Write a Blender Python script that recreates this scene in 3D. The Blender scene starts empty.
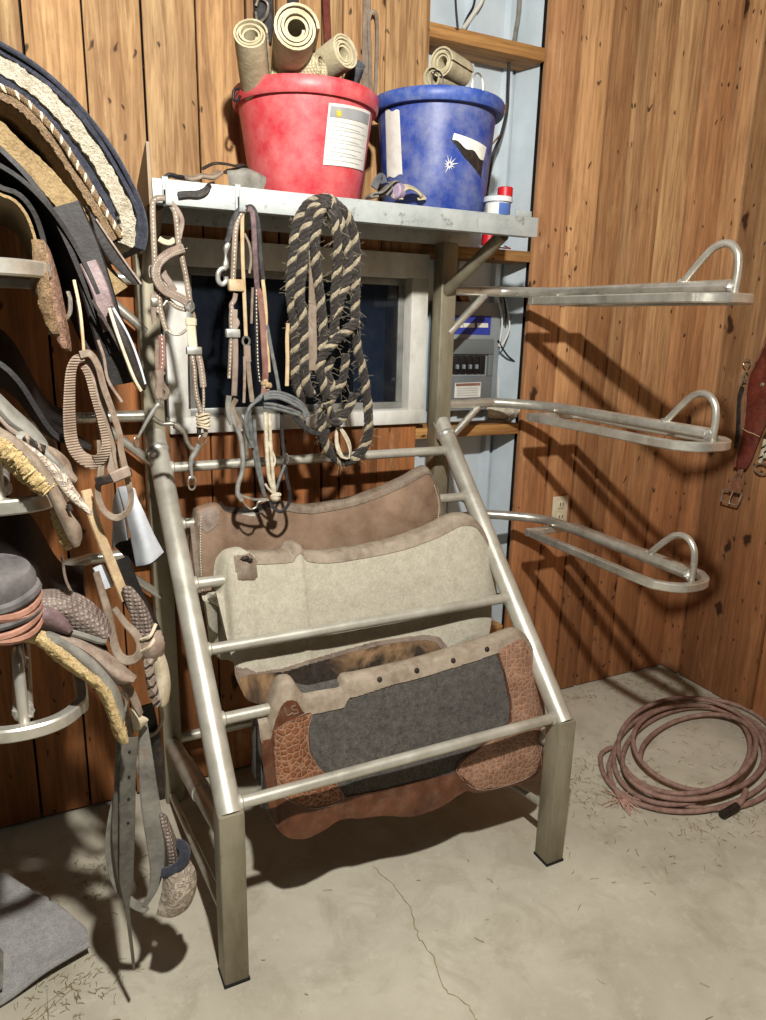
import bpy, bmesh, math, random
from mathutils import Vector, Matrix, noise as mnoise
random.seed(7)
SC = bpy.context.scene
COL = SC.collection
V = Vector
# ------------------------------------------------------------------ camera
YAW, PITCH, ROLL = [math.radians(a) for a in (26.6464, 14.5092, 1.3938)]
CAM = V((-.3309, -1.3831, 1.5)); FPX = 726.97
_f = V((math.sin(YAW)*math.cos(PITCH), math.cos(YAW)*math.cos(PITCH), -math.sin(PITCH)))
_r = V((math.cos(YAW), -math.sin(YAW), 0)); _u = _r.cross(_f)
_R = _r*math.cos(ROLL) + _u*math.sin(ROLL); _U = _u*math.cos(ROLL) - _r*math.sin(ROLL)
cd = bpy.data.cameras.new('camera'); cam = bpy.data.objects.new('camera', cd); COL.objects.link(cam)
m = Matrix((( _R.x, _U.x, -_f.x), (_R.y, _U.y, -_f.y), (_R.z, _U.z, -_f.z))).to_4x4(); m.translation = CAM
cam.matrix_world = m
cd.sensor_fit = 'VERTICAL'; cd.sensor_height = 24; cd.lens = FPX*24/1020; cd.clip_start = .02
SC.camera = cam
def _at(px, py, ax, v):
    d = _f + _R*((px-383)/FPX) - _U*((py-510)/FPX)
    return CAM + d*((v-CAM[ax])/d[ax])
def P(px, py, y): return _at(px, py, 1, y)      # a measured point of the photo at depth y
def PZ(px, py, z=0.): return _at(px, py, 2, z)
def PX(px, py, x): return _at(px, py, 0, x)
# ------------------------------------------------------------------ materials
def lin(c):
    return tuple(((x/255)/12.92 if x/255 <= .04045 else ((x/255+.055)/1.055)**2.4) for x in c[:3]) + (1.,)
class NT:
    def __init__(s, name):
        s.m = bpy.data.materials.new(name); s.m.use_nodes = True
        s.t = s.m.node_tree; s.n = s.t.nodes; s.b = s.n['Principled BSDF']
    def node(s, typ, **kw):
        n = s.n.new(typ)
        for k, v in kw.items():
            if k in n.inputs.keys() if isinstance(k, str) else False: n.inputs[k].default_value = v
            else: setattr(n, k, v)
        return n
    def link(s, a, b): s.t.links.new(a, b)
    def coord(s, scale=(1, 1, 1), space='Object'):
        tc = s.n.new('ShaderNodeTexCoord'); mp = s.n.new('ShaderNodeMapping')
        mp.inputs['Scale'].default_value = scale; s.link(tc.outputs[space], mp.inputs['Vector']); return mp.outputs['Vector']
    def noise(s, vec, scale=5, detail=6, rough=.6, dist=0):
        n = s.n.new('ShaderNodeTexNoise'); n.inputs['Scale'].default_value = scale; n.inputs['Detail'].default_value = detail
        n.inputs['Roughness'].default_value = rough; n.inputs['Distortion'].default_value = dist
        s.link(vec, n.inputs['Vector']); return n.outputs['Fac']
    def voro(s, vec, scale=5, feature='F1', out='Distance', rnd=1):
        n = s.n.new('ShaderNodeTexVoronoi'); n.feature = feature; n.inputs['Scale'].default_value = scale
        n.inputs['Randomness'].default_value = rnd
        s.link(vec, n.inputs['Vector']); return n.outputs[out]
    def ramp(s, fac, stops, interp='LINEAR'):
        n = s.n.new('ShaderNodeValToRGB'); cr = n.color_ramp; cr.interpolation = interp
        while len(cr.elements) < len(stops): cr.elements.new(.5)
        for e, (p, c) in zip(cr.elements, stops):
            e.position = p; e.color = c if len(c) == 4 else lin(c)
        s.link(fac, n.inputs['Fac']); return n.outputs['Color']
    def mix(s, fac, a, b, mode='MIX'):
        n = s.n.new('ShaderNodeMix'); n.data_type = 'RGBA'; n.blend_type = mode
        for val, idx in ((fac, 0), (a, 6), (b, 7)):
            if hasattr(val, 'is_output'): s.link(val, n.inputs[idx])
            elif idx == 0: n.inputs[0].default_value = val
            else: n.inputs[idx].default_value = val if len(val) == 4 else lin(val)
        return n.outputs[2]
    def math(s, op, a, b=0., c=None):
        n = s.n.new('ShaderNodeMath'); n.operation = op
        for i, val in enumerate((a, b) if c is None else (a, b, c)):
            if hasattr(val, 'is_output'): s.link(val, n.inputs[i])
            else: n.inputs[i].default_value = val
        return n.outputs[0]
    def bump(s, h, strength=.3, dist=.01):
        n = s.n.new('ShaderNodeBump'); n.inputs['Strength'].default_value = strength; n.inputs['Distance'].default_value = dist
        s.link(h, n.inputs['Height']); s.link(n.outputs['Normal'], s.b.inputs['Normal'])
    def out(s, col=None, rough=None, metal=None, spec=None):
        for k, val in (('Base Color', col), ('Roughness', rough), ('Metallic', metal), ('Specular IOR Level', spec)):
            if val is None: continue
            if hasattr(val, 'is_output'): s.link(val, s.b.inputs[k])
            else: s.b.inputs[k].default_value = (val if len(val) == 4 else lin(val)) if k == 'Base Color' else val
        return s.m
def plain(name, c1, c2=None, rough=.6, metal=0., scale=14, bump=.2, bdist=.003, dust=None, dustamt=.35, spec=.4, detail=6, stretch=(1, 1, 1)):
    """two-tone worn surface with grime / dust"""
    t = NT(name); v = t.coord(stretch); c2 = c2 or tuple(x*.72 for x in c1)
    n = t.noise(v, scale, detail, .62)
    col = t.ramp(n, [(.32, c2), (.66, c1)])
    if dust:
        d = t.noise(v, scale*2.7, 8, .7)
        d = t.ramp(d, [(.56-dustamt*.35, (0, 0, 0, 1)), (.90-dustamt*.3, (.62, .62, .62, 1))])
        col = t.mix(d, col, dust)
    r = t.math('MULTIPLY_ADD', n, .25, rough-.12)
    if bump:
        t.bump(t.noise(v, scale*6, 5, .6), bump, bdist)
    return t.out(col, r, metal, spec)
def wood(name, tones, dark, red=None, zr=(1.0, 1.9), axis='z', grain=1.0, dirt=.5):
    """boards: per-board tone from the face colour attribute, streaky grain, knots, dirt"""
    t = NT(name)
    at = t.n.new('ShaderNodeVertexColor'); at.layer_name = 'board'
    sep = t.n.new('ShaderNodeSeparateColor'); t.link(at.outputs['Color'], sep.inputs[0])
    rnd, rnd2 = sep.outputs[0], sep.outputs[1]
    tc = t.n.new('ShaderNodeTexCoord'); sp = t.n.new('ShaderNodeSeparateXYZ'); t.link(tc.outputs['Object'], sp.inputs[0])
    cb = t.n.new('ShaderNodeCombineXYZ')
    t.link(t.math('ADD', sp.outputs[0], t.math('MULTIPLY', rnd, 31.)), cb.inputs[0])
    t.link(t.math('ADD', sp.outputs[1], t.math('MULTIPLY', rnd2, 17.)), cb.inputs[1])
    t.link(t.math('ADD', sp.outputs[2], t.math('MULTIPLY', rnd2, 43.)), cb.inputs[2])
    mp = t.n.new('ShaderNodeMapping'); t.link(cb.outputs[0], mp.inputs[0])
    mp.inputs['Scale'].default_value = {'z': (1, 1, .06), 'x': (.06, 1, 1)}[axis]
    g = mp.outputs[0]
    warp = t.noise(g, 9, 3, .5, .6)
    fine = t.noise(g, 95, 5, .65, .4)
    mid = t.noise(g, 26, 4, .6, 1.2)
    base = t.ramp(rnd, [(i/(len(tones)-1), c) for i, c in enumerate(tones)])
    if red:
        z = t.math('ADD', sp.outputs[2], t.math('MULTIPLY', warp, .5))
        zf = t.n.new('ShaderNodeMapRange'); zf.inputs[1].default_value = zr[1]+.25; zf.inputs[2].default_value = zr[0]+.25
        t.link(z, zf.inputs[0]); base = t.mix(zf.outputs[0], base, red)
    col = t.mix(t.ramp(mid, [(.38, (0, 0, 0, 1)), (.62, (1, 1, 1, 1))]), base, t.mix(.62*grain, base, dark))
    col = t.mix(t.ramp(fine, [(.46, (0, 0, 0, 1)), (.66, (.85*grain, .85*grain, .85*grain, 1))]), col, t.mix(.75, col, dark))
    vj = t.n.new('ShaderNodeMapRange'); vj.inputs[3].default_value = .62; vj.inputs[4].default_value = 1.12; t.link(rnd2, vj.inputs[0])
    vc = t.n.new('ShaderNodeCombineColor'); [t.link(vj.outputs[0], vc.inputs[i]) for i in range(3)]; col = t.mix(1., col, vc.outputs[0], 'MULTIPLY')
    # broad stains
    mp2 = t.n.new('ShaderNodeMapping'); t.link(cb.outputs[0], mp2.inputs[0]); mp2.inputs['Scale'].default_value = {'z': (1, 1, .35), 'x': (.35, 1, 1)}[axis]
    st = t.noise(mp2.outputs[0], 7, 8, .72, .8)
    col = t.mix(t.ramp(st, [(.50, (0, 0, 0, 1)), (.78, (dirt, dirt, dirt, 1))]), col, t.mix(.72, col, (36, 24, 14)))
    lt = t.noise(mp2.outputs[0], 11, 6, .7)
    col = t.mix(t.ramp(lt, [(.60, (0, 0, 0, 1)), (.80, (.4, .4, .4, 1))]), col, (222, 186, 138))
    # knots and borer holes, laid out in the plane of the boards
    u_ = t.math('ADD', t.math('ADD', sp.outputs[0], sp.outputs[1]), t.math('MULTIPLY', rnd, 31.)); v_ = t.math('ADD', sp.outputs[2], t.math('MULTIPLY', rnd2, 43.))
    wob = t.math('MULTIPLY', t.math('SUBTRACT', t.noise(cb.outputs[0], 14, 2), .5), .06)
    def cells(su, sv, jit=0.):
        cc = t.n.new('ShaderNodeCombineXYZ'); t.link(t.math('MULTIPLY', t.math('ADD', u_, wob), su), cc.inputs[0]); t.link(t.math('MULTIPLY', t.math('ADD', v_, wob), sv), cc.inputs[1])
        n = t.n.new('ShaderNodeTexVoronoi'); n.voronoi_dimensions = '2D'; n.inputs['Scale'].default_value = 1.; t.link(cc.outputs[0], n.inputs['Vector'])
        s2 = t.n.new('ShaderNodeSeparateColor'); t.link(n.outputs['Color'], s2.inputs[0]); return n.outputs['Distance'], s2.outputs[0]
    su, sv = (7., 3.2) if axis == 'z' else (3.2, 7.)
    k, kc = cells(su, sv); keep = t.math('GREATER_THAN', kc, .80)
    col = t.mix(t.math('MULTIPLY', t.ramp(k, [(.10, (.55, .55, .55, 1)), (.34, (0, 0, 0, 1))]), keep), col, t.mix(.6, col, dark))
    col = t.mix(t.math('MULTIPLY', t.ramp(k, [(.075, (.92, .92, .92, 1)), (.13, (0, 0, 0, 1))]), keep), col, (46, 28, 18))
    h_, hc = cells(su*4.2, sv*4.2); col = t.mix(t.math('MULTIPLY', t.ramp(h_, [(.07, (.85, .85, .85, 1)), (.15, (0, 0, 0, 1))]), t.math('GREATER_THAN', hc, .86)), col, (38, 26, 18))
    # torn, bark-dark patches
    bk = t.noise(mp2.outputs[0], 4.2, 7, .75, 1.4); col = t.mix(t.ramp(bk, [(.66, (0, 0, 0, 1)), (.72, (.75*dirt, .75*dirt, .75*dirt, 1))]), col, (52, 36, 24))
    t.bump(t.math('ADD', t.math('MULTIPLY', fine, .6), mid), .35, .004)
    return t.out(col, .72, 0, .25)
M = {}
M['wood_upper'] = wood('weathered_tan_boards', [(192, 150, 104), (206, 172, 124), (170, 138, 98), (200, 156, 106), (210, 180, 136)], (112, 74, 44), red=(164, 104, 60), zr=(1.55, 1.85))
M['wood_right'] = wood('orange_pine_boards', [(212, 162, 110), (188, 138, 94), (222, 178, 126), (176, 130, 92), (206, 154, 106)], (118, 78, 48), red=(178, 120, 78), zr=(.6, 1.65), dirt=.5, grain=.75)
M['wood_girt'] = wood('sawn_stud_lumber', [(206, 160, 102), (190, 142, 84)], (120, 76, 38), axis='x', dirt=.4)
M['wood_stud'] = wood('sawn_stud_lumber_upright', [(206, 162, 104), (214, 172, 116)], (130, 84, 44), axis='z', dirt=.3)
M['dark'] = plain('dark_gap', (20, 14, 10), rough=.95, bump=0)
M['night'] = plain('night_outside', (5, 7, 12), (2, 3, 5), rough=.9, bump=0, scale=3)
def concrete():
    t = NT('dusty_concrete'); v = t.coord()
    big = t.noise(v, 1.6, 8, .62, .4); mid = t.noise(v, 7, 8, .7, .6); fine = t.noise(v, 90, 6, .7)
    col = t.ramp(big, [(.30, (162, 155, 138)), (.55, (190, 184, 166)), (.72, (204, 199, 182))])
    col = t.mix(t.ramp(mid, [(.48, (0, 0, 0, 1)), (.74, (.6, .6, .6, 1))]), col, (146, 137, 116))
    col = t.mix(t.ramp(t.noise(v, 23, 6, .75), [(.55, (0, 0, 0, 1)), (.75, (.5, .5, .5, 1))]), col, (214, 208, 190))
    sp = t.noise(v, 46, 7, .8)
    col = t.mix(t.ramp(sp, [(.64, (0, 0, 0, 1)), (.70, (.8, .8, .8, 1))]), col, (92, 82, 64))
    t.bump(t.math('ADD', t.math('MULTIPLY', fine, .5), mid), .25, .006)
    return t.out(col, .85, 0, .2)
M['concrete'] = concrete()
def metal(name, c, c2, rough=.34, metal=.55, scale=9, rust=None, stretch=(1, 1, 1), rustamt=.3, spec=.5):
    t = NT(name); v = t.coord(stretch)
    n = t.noise(v, scale, 7, .66, .3)
    col = t.ramp(n, [(.30, c2), (.62, c)])
    if rust:
        d = t.noise(v, scale*3.3, 8, .75)
        col = t.mix(t.ramp(d, [(.70-rustamt*.3, (0, 0, 0, 1)), (.80-rustamt*.25, (.85, .85, .85, 1))]), col, rust)
    t.bump(t.noise(v, 60, 4, .6), .08, .002)
    return t.out(col, t.math('MULTIPLY_ADD', n, .3, rough-.14), metal, spec)
M['steel'] = metal('dull_galvanised_tube', (206, 203, 190), (168, 163, 148), .40, .45, 8, (120, 108, 88), rustamt=.12)
M['steel_leg'] = metal('grimy_square_tube', (152, 145, 124), (110, 102, 82), .5, .35, 10, (92, 78, 58), stretch=(1, 1, .3), rustamt=.35)
M['steel_arm'] = metal('polished_arm_tube', (214, 211, 200), (168, 162, 148), .30, .7, 10, (120, 104, 80), rustamt=.1)
M['weld'] = metal('weld_bead', (214, 212, 205), (120, 114, 104), .45, .6, 70)
M['shelf'] = metal('chipped_white_shelf', (176, 181, 179), (150, 156, 155), .45, .12, 11, (96, 94, 88), stretch=(1, 1, 1), rustamt=.50)
M['plate'] = metal('brown_end_plate', (120, 104, 84), (86, 72, 56), .5, .4, 12)
M['chrome'] = metal('worn_nickel', (220, 218, 208), (150, 144, 132), .25, .85, 40)
M['dullsilver'] = metal('dull_aluminium', (214, 220, 226), (184, 190, 198), .4, .25, 18, (130, 128, 122), rustamt=.12)
M['bitsilver'] = metal('dull_bit_silver', (178, 178, 172), (132, 128, 120), .4, .5, 30)
M['bitmetal'] = metal('aged_bit_steel', (176, 170, 158), (116, 106, 92), .35, .75, 45)
def sheetmetal():
    t = NT('pale_corrugated_sheet'); v = t.coord()
    col = t.ramp(t.noise(v, 5, 6, .6), [(.3, (186, 200, 208)), (.7, (214, 224, 230))])
    return t.out(col, .45, .25, .4)
M['sheetmetal'] = sheetmetal()
M['frame'] = plain('dusty_white_window_frame', (222, 222, 216), (184, 180, 170), .6, 0, 6, .2, dust=(150, 138, 118), dustamt=.2, stretch=(1, 1, .5))
M['sash'] = plain('grey_aluminium_sash', (150, 150, 146), (110, 108, 102), .4, .4, 9, .1)
def glassy():
    t = NT('dirty_window_glass'); v = t.coord()
    t.b.inputs['Transmission Weight'].default_value = .95; t.b.inputs['IOR'].default_value = 1.45
    n = t.noise(v, 12, 8, .75)
    return t.out(t.ramp(n, [(.4, (90, 104, 128)), (.75, (120, 132, 146))]), t.ramp(n, [(.5, (.03, .03, .03, 1)), (.8, (.3, .3, .3, 1))]), 0, .5)
M['glass'] = glassy()
def leather(name, c1, c2, rough=.55, scale=16, dust=None, dustamt=.3, pattern=None, pscale=60, bump=.3):
    t = NT(name); v = t.coord()
    n = t.noise(v, scale, 7, .65, .3)
    col = t.ramp(n, [(.30, c2), (.66, c1)])
    if dust:
        d = t.noise(v, scale*2.2, 8, .72)
        col = t.mix(t.ramp(d, [(.52-dustamt*.4, (0, 0, 0, 1)), (.92-dustamt*.3, (.5, .5, .5, 1))]), col, dust)
    h = t.noise(v, 160, 4, .6)
    if pattern == 'hex':
        e = t.voro(v, pscale, 'DISTANCE_TO_EDGE', rnd=.72)
        g = t.ramp(e, [(.02, (1, 1, 1, 1)), (.10, (0, 0, 0, 1))])
        col = t.mix(g, col, t.mix(.36, col, (196, 160, 128))); h = t.ramp(e, [(.0, (0, 0, 0, 1)), (.22, (1, 1, 1, 1))])
    elif pattern == 'weave':
        w = t.n.new('ShaderNodeTexChecker'); w.inputs['Scale'].default_value = pscale
        mpv = t.n.new('ShaderNodeMapping'); mpv.inputs['Rotation'].default_value = (0, math.radians(45), 0); t.link(v, mpv.inputs[0]); t.link(mpv.outputs[0], w.inputs['Vector'])
        e = t.voro(v, pscale*1.3, 'F1', rnd=.15)
        g = t.ramp(e, [(.25, (0, 0, 0, 1)), (.60, (1, 1, 1, 1))])
        col = t.mix(g, t.mix(.05, col, (226, 214, 204)), t.mix(.40, col, (44, 34, 30))); h = t.math('MULTIPLY', g, -1.)
    elif pattern == 'tool':
        e = t.noise(v, pscale, 4, .6, 2.2)
        g = t.ramp(e, [(.42, (0, 0, 0, 1)), (.58, (1, 1, 1, 1))])
        col = t.mix(g, t.mix(.5, col, (52, 30, 24)), col); h = g
    elif pattern == 'ridge':
        e = t.n.new('ShaderNodeTexWave'); e.bands_direction = 'Z'; e.inputs['Scale'].default_value = pscale; e.inputs['Distortion'].default_value = 1.; t.link(v, e.inputs['Vector'])
        col = t.mix(t.math('MULTIPLY', e.outputs['Fac'], .4), col, (60, 42, 36)); h = e.outputs['Fac']
    t.bump(h, bump, .003)
    return t.out(col, t.math('MULTIPLY_ADD', n, .25, rough-.12), 0, .35)
def fuzz(name, c1, c2, scale=40, bump=.9, dist=.01, c3=None, c3scale=5):
    t = NT(name); v = t.coord()
    n = t.noise(v, scale, 8, .75); f2 = t.noise(v, scale*5, 5, .7)
    col = t.ramp(t.math('ADD', t.math('MULTIPLY', n, .5), t.math('MULTIPLY', f2, .5)), [(.38, c2), (.62, c1)])
    if c3:
        col = t.mix(t.ramp(t.noise(v, c3scale, 5, .6, .5), [(.47, (0, 0, 0, 1)), (.60, (1, 1, 1, 1))]), col, c3)
    t.bump(t.math('ADD', n, f2), bump, dist)
    t.b.inputs['Sheen Weight'].default_value = .15
    return t.out(col, .95, 0, .1)
DUST = (176, 164, 146)
M['lea_brown'] = leather('brown_saddle_leather', (140, 88, 62), (86, 50, 36), dust=DUST, dustamt=.22)
M['lea_dusty'] = leather('dusty_taupe_leather', (126, 108, 92), (84, 68, 56), dust=(182, 172, 154), dustamt=.4)
M['lea_spine'] = leather('taupe_spine_leather', (158, 144, 126), (120, 104, 88), dust=(200, 188, 170), dustamt=.3)
M['lea_shade'] = leather('shade_darkened_leather', (27, 22, 20), (13, 11, 10), .6, dust=(70, 62, 56), dustamt=.08)  # darker copy of the dark leather, shade around the saddles put into its colour
M['lea_pink'] = leather('pale_mauve_leather', (138, 118, 104), (98, 80, 70), dust=(192, 182, 166), dustamt=.4)
M['lea_dark'] = leather('blackened_leather', (42, 35, 31), (20, 16, 14), dust=(110, 100, 90), dustamt=.12)
M['lea_black'] = leather('black_strap_leather', (46, 44, 46), (22, 21, 22), .45, dust=(120, 116, 110), dustamt=.12)
M['lea_grey'] = leather('grey_worn_leather', (128, 126, 118), (88, 86, 80), .6, dust=(166, 160, 146), dustamt=.3)
M['lea_strap'] = leather('grimy_latigo_leather', (94, 92, 84), (60, 58, 54), .5, dust=(140, 134, 120), dustamt=.25)
M['lea_tan'] = leather('tan_rawhide', (196, 172, 134), (150, 122, 88), dust=(214, 200, 172), dustamt=.3)
M['lea_cream'] = leather('cream_rawhide', (210, 198, 172), (164, 148, 120), dust=(226, 216, 196), dustamt=.3)
M['lea_red'] = leather('oxblood_leather', (112, 50, 38), (70, 30, 26), .42, dust=(150, 104, 84), dustamt=.1)
M['lea_redpale'] = leather('faded_red_leather', (134, 92, 80), (92, 58, 50), dust=(172, 150, 136), dustamt=.3)
M['lea_hex'] = leather('honeycomb_tooled_leather', (134, 84, 54), (94, 54, 34), .5, 14, dust=(170, 132, 104), dustamt=.15, pattern='hex', pscale=64, bump=.7)
M['lea_hexpale'] = leather('pale_honeycomb_leather', (144, 104, 80), (110, 74, 56), .5, 14, dust=(184, 158, 142), dustamt=.35, pattern='hex', pscale=64, bump=.5)
M['lea_smooth'] = leather('smooth_chestnut_leather', (104, 64, 42), (62, 36, 24), .38, 10, dust=(146, 116, 96), dustamt=.12)
M['lea_weave'] = leather('basket_stamped_leather', (146, 130, 120), (98, 82, 76), .5, 14, dust=(184, 174, 162), dustamt=.25, pattern='weave', pscale=95, bump=.8)
M['lea_tool'] = leather('flower_tooled_leather', (160, 128, 106), (112, 82, 66), .55, 16, pattern='tool', pscale=70, bump=.7)
M['lea_lace'] = leather('lace_stamped_leather', (214, 202, 184), (172, 156, 138), .6, 16, pattern='tool', pscale=46, bump=.8)
M['lea_ridge'] = leather('ribbed_strap_leather', (160, 142, 122), (112, 92, 78), .6, 16, pattern='ridge', pscale=70, bump=.6)
M['lea_purple'] = leather('purple_brown_leather', (110, 88, 88), (66, 48, 50), .45, 14, dust=(170, 154, 150), dustamt=.2)
M['pad_brown'] = leather('oiled_pad_leather', (146, 120, 98), (92, 70, 54), .5, 7, dust=(160, 140, 120), dustamt=.28)
M['stitch'] = plain('pale_thread', (226, 220, 204), (190, 182, 164), .8, bump=0)
M['felt_grey'] = fuzz('pale_grey_wool_felt', (196, 190, 172), (166, 160, 142), 30, .35, .004)
M['felt_dark'] = fuzz('charcoal_wool_felt', (104, 100, 94), (52, 50, 48), 60, .5, .004)
M['felt_tan'] = fuzz('tan_wool_felt', (172, 148, 108), (126, 104, 70), 45, .8, .008)
M['fleece_white'] = fuzz('cream_sheep_fleece', (232, 224, 202), (176, 162, 134), 38, 1., .014)
M['fleece_tan'] = fuzz('tan_sheep_fleece', (178, 146, 104), (116, 88, 56), 48, 1., .014)
M['fleece_gold'] = fuzz('yellowed_fleece', (222, 200, 146), (172, 140, 88), 40, .8, .01)
M['navy'] = fuzz('navy_wool', (62, 64, 74), (30, 32, 40), 60, .5, .004)
M['cowhide'] = fuzz('brindle_cowhide', (70, 58, 48), (30, 25, 22), 60, .6, .006, c3=(158, 126, 92), c3scale=6)
M['cloth'] = fuzz('grey_felt_blanket', (164, 163, 160), (128, 127, 126), 50, .4, .005)
M['bandage'] = plain('cream_elastic_wrap', (196, 186, 156), (156, 144, 114), .85, 0, 22, .5, .003, dust=(150, 138, 106), dustamt=.2)
M['bandage_knit'] = leather('knitted_wrap', (206, 194, 158), (172, 160, 124), .9, 18, pattern='weave', pscale=130, bump=.5)
M['bandage_dark'] = plain('grey_elastic_wrap', (104, 106, 110), (66, 68, 74), .8, 0, 22, .3)
M['red_plastic'] = plain('scuffed_red_plastic', (198, 50, 62), (176, 38, 50), .45, 0, 6, .1, dust=(206, 134, 132), dustamt=.62)
M['red_bright'] = plain('bright_red_plastic', (204, 34, 44), (170, 24, 32), .4, 0, 10, .05)
M['blue_plastic'] = plain('scraped_blue_plastic', (44, 70, 150), (30, 52, 124), .45, 0, 6, .15, dust=(140, 144, 156), dustamt=.45)
M['blue_rim'] = plain('dusty_blue_rim', (56, 84, 158), (38, 62, 134), .45, 0, 8, .1, dust=(140, 148, 166), dustamt=.3)
M['paper'] = plain('dirty_label_paper', (224, 222, 214), (196, 194, 186), .7, 0, 10, .05, dust=(170, 164, 150), dustamt=.25)
M['paper_grey'] = plain('label_grey_print', (150, 152, 152), (128, 130, 130), .7, bump=0)
M['ink'] = plain('label_text_ink', (176, 178, 176), (160, 162, 160), .8, bump=0)
M['yellow'] = plain('label_yellow_print', (206, 186, 60), (170, 150, 50), .7, bump=0)
M['plastic_clear'] = plain('cloudy_tub_plastic', (206, 210, 212), (178, 182, 186), .35, 0, 12, .05)
M['plastic_blue'] = plain('tub_blue_contents', (84, 112, 176), (62, 88, 150), .4, 0, 12, .05)
M['panel_grey'] = plain('grey_enamel_panel', (146, 154, 158), (124, 130, 134), .4, .1, 6, .05)
M['panel_dark'] = plain('grey_enamel_cover', (112, 118, 120), (96, 102, 104), .45, .1, 6, .05)
M['black'] = plain('black_plastic', (26, 26, 28), (16, 16, 18), .4, bump=0)
M['label_blue'] = plain('blue_panel_label', (52, 66, 160), (40, 52, 136), .5, 0, 20, 0)
M['wire_white'] = plain('white_cable_jacket', (220, 218, 208), (190, 186, 172), .5, bump=0)
M['wire_black'] = plain('black_cable_jacket', (30, 30, 32), (20, 20, 22), .45, bump=0)
M['wire_brown'] = plain('copper_brown_wire', (128, 84, 60), (90, 60, 44), .5, bump=0)
M['wire_red'] = plain('red_wire', (170, 54, 48), (130, 40, 36), .5, bump=0)
M['ivory'] = plain('ivory_plate', (214, 204, 178), (190, 178, 150), .5, bump=0)
M['hair_dark'] = fuzz('dark_horsehair', (66, 58, 52), (30, 27, 26), 90, .8, .006)
M['hair_light'] = fuzz('cream_horsehair', (196, 184, 156), (130, 116, 92), 90, .8, .006)
M['rope_pink'] = plain('dusty_pink_lariat', (158, 124, 112), (116, 86, 76), .75, 0, 30, .6, .003, dust=(170, 152, 132), dustamt=.3)
M['rope_ends'] = plain('frayed_rope_fibre', (206, 168, 150), (160, 120, 104), .9, bump=0)
M['straw'] = plain('dry_straw', (166, 152, 112), (112, 98, 66), .9, 0, 60, 0)
M['cord_grey'] = plain('grey_plaited_cord', (118, 120, 118), (72, 74, 74), .6, 0, 60, .5)
M['cord_white'] = plain('white_plaited_cord', (214, 206, 184), (170, 158, 132), .7, 0, 60, .5)
M['rubber_orange'] = plain('orange_rubber_wrap', (170, 126, 106), (122, 84, 70), .7, 0, 20, .3)
M['rubber_grey'] = plain('grey_rubber_wrap', (112, 108, 106), (52, 49, 50), .6, 0, 14, .3)
M['mauve'] = plain('mauve_tape', (168, 150, 172), (130, 112, 134), .6, 0, 14, .1)
M['foam'] = plain('crumpled_insulation', (216, 212, 196), (170, 164, 146), .9, 0, 30, .8, .008)
M['boot'] = plain('black_rubber_foot', (24, 23, 22), rough=.8, bump=0)
# ------------------------------------------------------------------ mesh building
WORLD = {}
class MB:
    def __init__(s): s.v = []; s.f = []; s.mi = []; s.c = []
    def add(s, vs, fs, mi=0, col=None):
        o = len(s.v); s.v += [V(p) for p in vs]
        for f in fs:
            s.f.append([i+o for i in f]); s.mi.append(mi); s.c.append(col)
        return s
    def build(s, name, mats, parent=None, smooth=True, angle=42, origin=None):
        if not isinstance(mats, (list, tuple)): mats = [mats]
        if parent is not None: org = WORLD[parent.name]
        elif origin is not None: org = V(origin)
        else:
            xs = [p.x for p in s.v]; ys = [p.y for p in s.v]; zs = [p.z for p in s.v]
            org = V(((min(xs)+max(xs))/2, (min(ys)+max(ys))/2, min(zs)))
        me = bpy.data.meshes.new(name)
        me.from_pydata([tuple(p-org) for p in s.v], [], s.f)
        for k in mats: me.materials.append(M[k] if isinstance(k, str) else k)
        me.polygons.foreach_set('material_index', s.mi)
        if any(c is not None for c in s.c):
            ca = me.color_attributes.new('board', 'FLOAT_COLOR', 'CORNER')
            for p, c in zip(me.polygons, s.c):
                c = c or (.5, .5, .5)
                for li in p.loop_indices: ca.data[li].color = (c[0], c[1], c[2], 1)
        bm = bmesh.new(); bm.from_mesh(me); bmesh.ops.recalc_face_normals(bm, faces=bm.faces); bm.to_mesh(me); bm.free()
        if smooth:
            me.polygons.foreach_set('use_smooth', [True]*len(me.polygons)); me.set_sharp_from_angle(angle=math.radians(angle))
        me.update()
        o = bpy.data.objects.new(name, me); COL.objects.link(o)
        if parent is not None: o.parent = parent
        else: o.location = org
        WORLD[o.name] = org.copy()
        return o
def tag(o, label=None, cat=None, group=None, kind=None):
    if label: o['label'] = label
    if cat: o['category'] = cat
    if group: o['group'] = group
    if kind: o['kind'] = kind
    return o
def empty(name, loc, label, cat, group=None):
    o = bpy.data.objects.new(name, None); COL.objects.link(o); o.location = loc; o.empty_display_size = .05
    WORLD[o.name] = V(loc); return tag(o, label, cat, group)
def struct(o, label=None): o['kind'] = 'structure'; return o
def catmull(pts, sub=6, closed=False):
    pts = [V(p) for p in pts]; n = len(pts)
    if n < 3 and not closed:
        return [pts[0].lerp(pts[-1], i/sub) for i in range(sub+1)]
    out = []; rng = range(n) if closed else range(n-1)
    for i in rng:
        if closed: a, b, c, d = pts[(i-1) % n], pts[i], pts[(i+1) % n], pts[(i+2) % n]
        else:
            b, c = pts[i], pts[i+1]
            a = pts[i-1] if i > 0 else b*2-c
            d = pts[i+2] if i+2 < n else c*2-b
        for k in range(sub):
            t = k/sub; t2 = t*t; t3 = t2*t
            out.append(.5*((2*b)+(c-a)*t+(2*a-5*b+4*c-d)*t2+(3*b-a-3*c+d)*t3))
    if not closed: out.append(pts[-1])
    return out
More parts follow.
